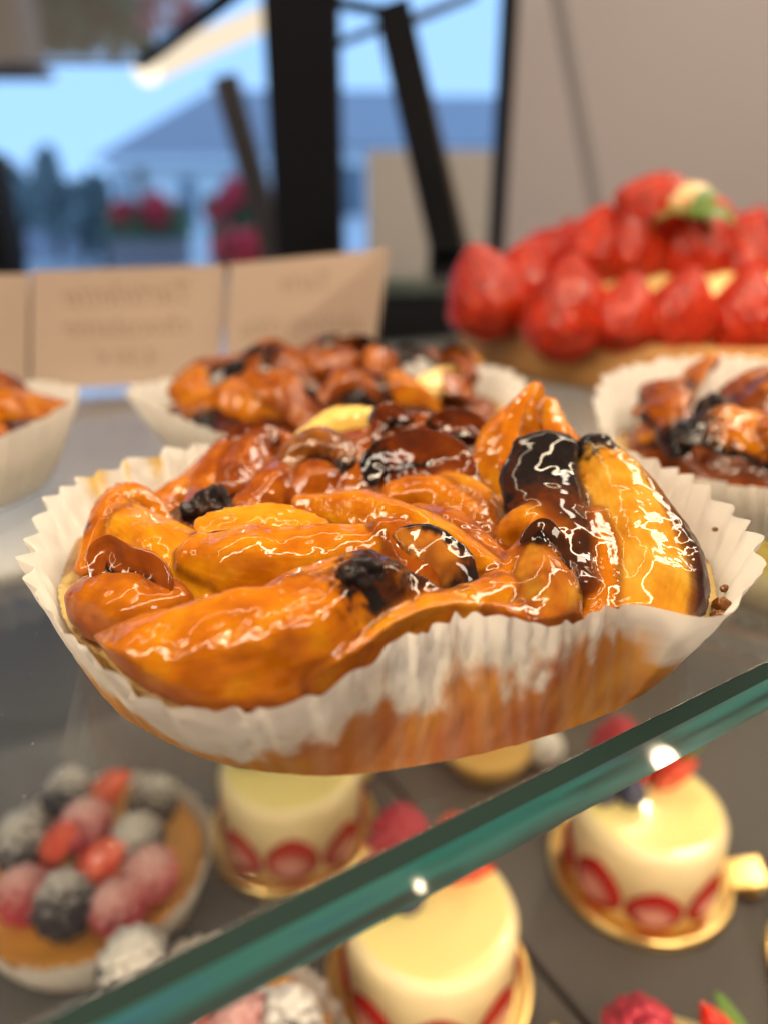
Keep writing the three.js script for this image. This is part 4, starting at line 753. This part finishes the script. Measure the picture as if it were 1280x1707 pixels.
function clusterGeo(r, h, drup, n, base, sugar, seed) { // raspberry or blackberry: many little drupelets, optional sugar on top
  const parts = [];
  for (let i = 0; i < n; i++) {
    const y = 1 - 2 * (i + 0.5) / n, a = i * 2.39996 + seed; const s = Math.sqrt(1 - y * y);
    const g = new THREE.IcosahedronGeometry(drup * (0.9 + 0.2 * Math.abs(Math.sin(i * 7.3 + seed))), 2);
    const tp = y > 0 ? 1 - 0.3 * y : 1; g.translate(s * Math.cos(a) * r * tp, y * h, s * Math.sin(a) * r * tp);
    const pa = g.attributes.position, col = new Float32Array(pa.count * 3), na = g.attributes.normal;
    for (let k = 0; k < pa.count; k++) {
      const ny = na.getY(k), w = sugar * sstep(0.3, 0.95, ny * 0.5 + (pa.getY(k) / h) * 0.6 + 0.35 * noise(pa.getX(k) * 700 + seed, pa.getY(k) * 700, pa.getZ(k) * 700));
      const c = mixc(base, [0.78, 0.74, 0.70], w); col.set(c, k * 3);
    }
    g.setAttribute('color', new THREE.BufferAttribute(col, 3)); g.deleteAttribute('uv'); parts.push(g);
  }
  const core = new THREE.SphereGeometry(1, 16, 12); core.scale(r * 0.93, h * 0.93, r * 0.93); core.deleteAttribute('uv');
  const ci = core.toNonIndexed(), cc = new Float32Array(ci.attributes.position.count * 3); for (let k = 0; k < cc.length; k += 3) cc.set(mixc(base, [0, 0, 0], 0.4), k);
  ci.setAttribute('color', new THREE.BufferAttribute(cc, 3)); parts.push(ci);
  return mergeGeometries(parts);
}
const RASP = [0.42, 0.02, 0.045], BLACK = [0.02, 0.012, 0.018];
const G = {
  rasp: clusterGeo(0.0095, 0.012, 0.0026, 60, RASP, 0, 1), raspS: clusterGeo(0.0098, 0.0108, 0.0027, 56, [0.40, 0.016, 0.03], 0.42, 2),
  black: clusterGeo(0.0105, 0.0112, 0.003, 52, BLACK, 0.6, 3), blackW: clusterGeo(0.0105, 0.0112, 0.003, 52, BLACK, 0.95, 4),
};
function wedgeGeo(seed) { // strawberry quarter: red outside, pale orange cut faces
  return sliceGeo({ spine: [V(-0.011, 0, 0), V(-0.004, 0.002, 0), V(0.004, 0.002, 0), V(0.012, -0.001, 0)], w: [3, 6.4, 5.6, 1.5], t: [2.4, 4.2, 3.8, 1.2], n: V(0, 0.25, 1), thin: 0.7, pal: [[0.55, 0.04, 0.02], [0.60, 0.09, 0.045], [0.66, 0.20, 0.12]], back: [0.55, 0.02, 0.01], seed, nu: 30, nv: 28, amp: 0.4 });
}
const WEDGE = [wedgeGeo(3), wedgeGeo(9)];

// ------------------------------------------------------------------ strawberry tart at the back right
{
  const z0 = 0.40, c = atY(1130, 622, 0.012); c.y = 0;
  c.set(atZ(1120, 600, 0.41).x, 0, -0.41);
  const g = thing('strawberry_tart', 'large tart piled with whole strawberries at the back right', 'strawberry tart', c);
  const Rr = 0.118;
  const lg = new THREE.LatheGeometry([[0, 0.001], [Rr, 0.001], [Rr + 0.004, 0.006], [Rr + 0.005, 0.020], [Rr, 0.0235], [Rr - 0.006, 0.021], [0, 0.020]].map(q => new THREE.Vector2(...q)), 90);
  mesh('pastry_crust', lg, M.crust, g);
  const cr = new THREE.SphereGeometry(1, 48, 24, 0, Math.PI * 2, 0, Math.PI / 2); cr.scale(Rr - 0.012, 0.04, Rr - 0.012); cr.translate(0, 0.0215, 0);
  mesh('custard', cr, S(0.78, 0.58, 0.22, 0.5), g);
  const put = (px, py, z, s, k, rx = 0, rz = 0) => { const m = mesh('strawberry', SB[k % 3], M.strawberry, g, atZ(px, py, z).sub(c)); m.scale.setScalar(s * 0.95); m.rotation.set(rx, k * 1.7, rz); };
  put(812, 500, 0.345, 1.28, 0, 0.2, 0.35); put(942, 530, 0.318, 1.30, 1, 0.45, -0.25); put(1038, 535, 0.312, 0.98, 2, 0.2, 0.1); put(1130, 530, 0.312, 1.05, 3, 0.25, -0.08); put(1238, 535, 0.312, 1.12, 4, 0.15, 0.1); put(1330, 530, 0.315, 1.1, 5, 0.2, 0.1);
  put(868, 470, 0.36, 1.0, 6, 0.2, 0.3); put(915, 440, 0.375, 1.15, 7, 0.5, -0.5); put(985, 425, 0.36, 1.12, 8, 0.4, -0.5); put(1060, 420, 0.355, 1.12, 9, 0.3, -0.25); put(1150, 425, 0.35, 1.15, 10, 0.3, 0.15); put(1232, 440, 0.35, 1.12, 11, 0.2, 0.1); put(1292, 425, 0.365, 1.1, 12, 0.2, 0.2);
  put(1085, 372, 0.39, 1.0, 13, 0.4, -0.5); put(1190, 395, 0.385, 0.9, 14, 0.3, 0.3);
  for (const [px, py, z] of [[870, 510, 0.40], [1000, 470, 0.39], [1100, 460, 0.39], [1210, 470, 0.39], [1320, 470, 0.40], [820, 540, 0.42], [1150, 400, 0.44], [1240, 410, 0.45], [950, 430, 0.44]]) put(px, py, z, 1.1, Math.floor(px), 0.3, 0.2);
  // cut strawberry on top with its leaves
  const top = mesh('cut_strawberry', strawberryGeo(0.017, 0.02, 40), M.strawberry, g, atZ(1088, 350, 0.355).sub(c)); top.rotation.set(0.3, 0, 1.2);
  const fl = new THREE.SphereGeometry(0.0125, 24, 12); fl.scale(1, 0.6, 0.8); const f2 = mesh('cut_face', fl, S(0.80, 0.50, 0.22, 0.5, 0, { clearcoat: 0.6 }), g, atZ(1142, 334, 0.345).sub(c)); f2.rotation.z = 0.2; f2.scale.setScalar(0.95);
  for (let i = 0; i < 5; i++) {
    const lf = sliceGeo({ spine: [V(0, 0, 0), V(0.006, 0.002, 0), V(0.012, 0.001, 0), V(0.017, -0.003, 0)], w: [1, 3.4, 3, 0.5], t: [0.4, 0.5, 0.5, 0.3], n: V(0, 1, 0.2), bend: [0.2, 0.2], pal: [[0.05, 0.10, 0.006], [0.09, 0.17, 0.012], [0.16, 0.24, 0.03]], seed: 50 + i, nu: 16, nv: 16, amp: 0.2 });
    const m = mesh('leaf', lf, M.berry, g, atZ(1140 + i * 4, 360 - (i % 2) * 8, 0.330).sub(c)); m.scale.setScalar(1.15); m.rotation.set(0.5, [0.2, 0.5, -0.3, 2.9, 0.9][i], [-0.4, -0.2, 0.1, -0.5, 0.3][i]);
  }
}

// ------------------------------------------------------------------ pastries on the lower deck
function tabGeo(r) { // round gold board with a lifting tab
  const s = new THREE.Shape(); s.absarc(0, 0, r, 0.14, Math.PI * 2 - 0.14, false);
  s.lineTo(r + 0.008, -0.0062); s.quadraticCurveTo(r + 0.012, -0.006, r + 0.012, 0); s.quadraticCurveTo(r + 0.012, 0.006, r + 0.008, 0.0062);
  const g = new THREE.ExtrudeGeometry(s, { depth: 0.0012, bevelEnabled: true, bevelSize: 0.0004, bevelThickness: 0.0004, bevelSegments: 2, curveSegments: 60 });
  g.rotateX(-Math.PI / 2); return g;
}
const BOARD = tabGeo(0.0352), RIMG = new THREE.TorusGeometry(0.0344, 0.0014, 10, 80); RIMG.rotateX(Math.PI / 2);
const LOOP = new RoundedBoxGeometry(0.0135, 0.0014, 0.0135, 3, 0.0006); LOOP.rotateZ(0.35); LOOP.translate(0.0432, 0.0045, 0);
const CAKE_R = 0.029, CAKE_H = 0.0345;
const BODY = new THREE.LatheGeometry([[0, 0.0005], [CAKE_R, 0.0005], [CAKE_R, CAKE_H - 0.004], [CAKE_R - 0.0012, CAKE_H - 0.0012], [CAKE_R - 0.003, CAKE_H]].map(q => new THREE.Vector2(...q)), 80);
const TOP = new THREE.LatheGeometry([[CAKE_R - 0.003, CAKE_H], [CAKE_R - 0.006, CAKE_H + 0.0006], [0.0001, CAKE_H + 0.0008]].map(q => new THREE.Vector2(...q)), 80);
const SLICE = (() => { // half strawberry pressed against the side: pale heart, red rim
  return gridGeo(14, 36, (r, f) => {
    const a = f * Math.PI * 2, x = Math.cos(a), y = Math.sin(a), k = y > 0 ? 1 - 0.28 * y * y : 1;
    const phi = r * x * k * 0.0109 / CAKE_R, rad = CAKE_R + 0.0015 * (1 - Math.pow(r, 6)) + 0.00015;
    return { p: V(Math.sin(phi) * rad, 0.0085 + r * y * (y > 0 ? 0.0125 : 0.008), Math.cos(phi) * rad), c: mixc([0.66, 0.30, 0.24], [0.34, 0.010, 0.008], sstep(0.2, 0.72, r + 0.2 * noise(x * 2, y * 2, 4))) };
  }, true, false);
})();
const protoCake = thing('cream_cake', 'x', 'cream cake');
function buildCake(g) {
  mesh('gold_board', BOARD, M.gold, g, V(0, 0.0006, 0)); mesh('board_rim', RIMG, M.gold, g, V(0, 0.0028, 0)); mesh('board_tab', LOOP, M.gold, g, V(-0.002, 0.0012, 0));
  mesh('cream_body', BODY, M.cream, g, V(0, 0.0022, 0)); mesh('glazed_top', TOP, M.creamTop, g, V(0, 0.0022, 0));
  for (let i = 0; i < 8; i++) { const m = mesh('strawberry_slice', SLICE, M.strawberry, g, V(0, 0.0022, 0)); m.rotation.y = i / 8 * Math.PI * 2; m.scale.y = 0.9 + 0.2 * ((i * 37) % 10) / 10; }
}
buildCake(protoCake);
function topFruit(g, turn) {
  const h = CAKE_H + 0.002, t = new THREE.Group();
  const put = (n, geo, mat, x, y, z, s = 1, r = [0, 0, 0]) => { const q = V(x, 0, z).applyAxisAngle(V(0, 1, 0), turn); const m = mesh(n, geo, mat, g, V(q.x, h + y, q.z)); m.scale.setScalar(s); m.rotation.set(...r); };
  put('raspberry', G.rasp, M.berry, -0.010, 0.0105, -0.013, 0.95);
  put('half_strawberry', WEDGE[0], M.strawberry, 0.010, 0.010, -0.014, 1.0, [0, 0.3, 1.2]);
  put('half_strawberry', WEDGE[1], M.strawberry, 0.012, 0.006, -0.008, 0.95, [0.6, 0.6, 0.2]);
  const cur = new THREE.SphereGeometry(0.0036, 18, 12);
  put('currant', cur, M.currant, 0.0, 0.0035, -0.010); put('currant', cur, M.currant, -0.020, 0.0035, -0.008);
  put('blueberry', new THREE.SphereGeometry(0.0058, 20, 14), M.blueberry, -0.008, 0.0055, 0.001); put('blueberry', new THREE.SphereGeometry(0.0055, 20, 14), M.blueberry, -0.019, 0.005, 0.0);
  const lf = new THREE.SphereGeometry(0.0075, 16, 8); lf.scale(1.3, 0.14, 0.6); put('mint_leaf', lf, M.leaf, 0.017, 0.012, -0.016, 1, [0.3, 0.4, 0.6]);
}
M.currant = S(0.62, 0.06, 0.03, 0.2, 0, { clearcoat: 1, transmission: 0.2 }); M.blueberry = S(0.035, 0.04, 0.085, 0.6, 0, { clearcoat: 0.2 });
topFruit(protoCake, 0);
const CAKES = [
  ['cream cake with gold tab half hidden behind the front tart', atY(492, 1398, DECK), 0.9],
  ['cream cake in the middle with berries behind the glass edge', V(0.0155, DECK, -0.170), -0.75],
  ['cream cake at the right with a bright highlight on top', V(0.104, DECK, -0.2157), -0.15],
  ['cream cake at the bottom edge showing one raspberry', atY(1066, 1744, DECK + 0.0465).add(V(0.010, 0, 0.013)), 2.2],
  ['cream cake whose gold board is cut off at the lower right', V(0.172, DECK, -0.166), 1.0],
];
CAKES.forEach(([label, p, turn], i) => {
  let g = protoCake; if (i) { g = protoCake.clone(); g.name = numbered('cream_cake'); scene.add(g); }
  g.position.copy(p).setY(DECK + 0.0008); g.rotation.y = turn;
  tag(g, label, 'cream cake', 'cream cakes on the lower deck');
  // fruit sits at the back of each cake whichever way the board is turned
  const fr = []; g.traverse(o => { if (/raspberry|half_strawberry|currant|blueberry|mint_leaf/.test(o.name)) fr.push(o); });
  for (const f of fr) { f.position.applyAxisAngle(V(0, 1, 0), -turn + (i ? protoCake.userData.turned || 0 : 0)); }
  if (!i) protoCake.userData.turned = turn;
});
delete protoCake.userData.turned;

function berryTart(label, c, berries) {
  const g = thing('berry_tart', label, 'berry tart', c.clone().setY(DECK + 0.0008), 'sugared berry tarts on the lower deck');
  const R0 = 0.0435, rim = ellipseOutline(R0, R0, () => 0.021), base = ellipseOutline(R0 * 0.84, R0 * 0.84, () => 0);
  mesh('paper_case', paperGeo(rim, base, { pleats: 50, seed: 9, amp: () => 0.0007 }), M.paper, g);
  const cr = new THREE.LatheGeometry([[0, 0.002], [R0 * 0.86, 0.002], [R0 * 0.93, 0.017], [R0 * 0.88, 0.018], [R0 * 0.82, 0.0145], [0, 0.0155]].map(q => new THREE.Vector2(...q)), 64);
  mesh('custard_base', cr, S(0.68, 0.30, 0.04, 0.5, 0, { clearcoat: 0.4, clearcoatRoughness: 0.2 }), g);
  let k = 0;
  for (const [kind, px, py, y] of berries) {
    const p = atY(px, py, DECK + y).sub(g.position);
    const [n, geo, mat] = { r: ['raspberry', G.raspS, M.berry], b: ['blackberry', G.black, M.berry], w: ['blackberry', G.blackW, M.berry], s: ['strawberry_wedge', WEDGE[k % 2], M.strawberry] }[kind];
    const m = mesh(n, geo, mat, g, p); k++; m.scale.setScalar(kind === 's' ? 1.05 : rr(0.76, 0.88));
    m.rotation.set(kind === 's' ? -0.5 : rr(-0.3, 0.3), rr(0, 6), kind === 's' ? rr(0.7, 1.3) : rr(-0.3, 0.3)); if (kind === 's') m.rotation.y = rr(-0.6, 0.6);
  }
}
berryTart('sugared berry tart in a paper case at the lower left', atY(165, 1482, DECK + 0.010), [['b', 118, 1338, 0.030], ['s', 188, 1345, 0.033], ['b', 258, 1352, 0.031], ['b', 42, 1418, 0.030], ['r', 145, 1392, 0.035], ['s', 104, 1432, 0.033], ['b', 232, 1415, 0.034], ['s', 178, 1462, 0.032], ['r', 45, 1506, 0.027], ['b', 112, 1522, 0.028], ['r', 200, 1526, 0.027], ['r', 252, 1470, 0.028]]);
berryTart('heavily sugared berry tart at the bottom picture edge', atY(345, 1850, DECK + 0.012), [['w', 226, 1622, 0.03], ['s', 330, 1712, 0.031], ['r', 400, 1712, 0.033], ['w', 480, 1712, 0.032], ['w', 420, 1700, 0.026], ['r', 300, 1790, 0.034], ['w', 420, 1800, 0.035], ['w', 530, 1790, 0.03], ['b', 350, 1850, 0.03], ['r', 470, 1850, 0.03]]);
{ // small gold-cased tartlet and sugar cube behind the cakes
  const c = atY(808, 1272, DECK + 0.004), g = thing('small_tartlet', 'small round tartlet with red fruit just behind the glass edge', 'tartlet', c.setY(DECK + 0.0008));
  mesh('pastry_shell', new THREE.LatheGeometry([[0, 0.001], [0.017, 0.001], [0.022, 0.011], [0.0205, 0.0125], [0.018, 0.010], [0, 0.009]].map(q => new THREE.Vector2(...q)), 48), S(0.72, 0.46, 0.14, 0.5), g);
  for (let i = 0; i < 3; i++) { const m = mesh('strawberry_wedge', WEDGE[i % 2], M.strawberry, g, V(-0.008 + i * 0.008, 0.013, 0.003 - i * 0.004)); m.rotation.set(-1.2, i * 1.3, 0); m.scale.setScalar(0.7); }
  const d = atY(905, 1262, DECK + 0.008).setY(DECK + 0.0008), w = thing('meringue', 'small white meringue beside the round tartlet', 'meringue', d);
  mesh('meringue_body', gridGeo(24, 40, (u, v) => { const th = u * Math.PI, a = v * Math.PI * 2, r = 0.0085 * Math.sin(th) * (1 + 0.08 * Math.cos(a * 6 + th * 3)); return { p: V(r * Math.cos(a), 0.008 - 0.008 * Math.cos(th) * (Math.cos(th) < 0 ? 1.25 : 1), r * Math.sin(a)), c: [0.85, 0.82, 0.78] }; }, true), M.berry, w);
}
{ // lemon tart further back on the deck
  const g = thing('lemon_tart', 'bright yellow lemon tart under the glass at the right edge', 'lemon tart', V(0.315, DECK + 0.0008, -0.468)), R = 0.085;
  mesh('cream_side', new THREE.LatheGeometry([[0, 0.0005], [R, 0.0005], [R, 0.024], [R - 0.003, 0.027]].map(q => new THREE.Vector2(...q)), 90), M.cream, g);
  mesh('lemon_top', new THREE.LatheGeometry([[R - 0.003, 0.027], [R - 0.006, 0.0278], [0.0001, 0.028]].map(q => new THREE.Vector2(...q)), 90), M.lemon, g);
}

// ------------------------------------------------------------------ price cards
function cardTexture(lines) {
  const c = document.createElement('canvas'); c.width = 512; c.height = 320; const x = c.getContext('2d');
  x.fillStyle = '#cdb5a2'; x.fillRect(0, 0, 512, 320);
  x.translate(512, 0); x.scale(-1, 1); x.fillStyle = 'rgba(120,82,66,0.5)'; x.textAlign = 'center';
  lines.forEach(([t, y, s]) => { x.font = `italic ${s}px serif`; x.fillText(t, 256, y); });
  const t = new THREE.CanvasTexture(c); t.colorSpace = THREE.SRGBColorSpace; t.magFilter = THREE.LinearFilter; return t;
}
function card(label, q, lines) {
  const g = thing('price_card', label, 'price card', V(0, 0, 0), 'tan price cards standing on the glass shelf');
  mesh('card', panelGeo(...q, 0.0006), new THREE.MeshPhysicalMaterial({ map: cardTexture(lines), roughness: 0.85, transmission: 0.25, side: THREE.DoubleSide }), g);
  const lo = q[0].clone().add(q[1]).multiplyScalar(0.5), d = q[1].clone().sub(q[0]), turn = Math.atan2(-d.z, d.x);
  const b = mesh('holder_foot', box(d.length() * 0.55, 0.004, 0.03, 0.001), M.clear, g, lo.clone().setY(0.0026).add(V(0, 0, 0.004))); b.rotation.y = turn;
}
M.clear = P({ color: 0xffffff, roughness: 0.03, transmission: 1, thickness: 0 });
const cz = 0.315;
card('wide tan price card with mirrored writing at the left', [atY(52, 648, 0.003), atY(368, 636, 0.003), atZ(376, 441, 0.333), atZ(54, 452, cz)], [['Tartelette', 96, 74], ['chocolatée', 178, 66], ['4,50 €', 262, 60]]);
card('tilted tan price card behind the back apricot tart', [atY(372, 640, 0.003), atY(618, 632, 0.003), atZ(648, 414, 0.326), atZ(384, 440, 0.326)], [['Tarte', 88, 66], ['abricots rôtis', 196, 66]]);
card('tan price card cut off by the left picture edge', [atY(-220, 652, 0.002), atY(46, 649, 0.002), atZ(50, 456, cz), atZ(-230, 462, cz)], [['Tarte', 96, 66], ['fraises', 196, 60]]);

renderer.render(scene, camera);
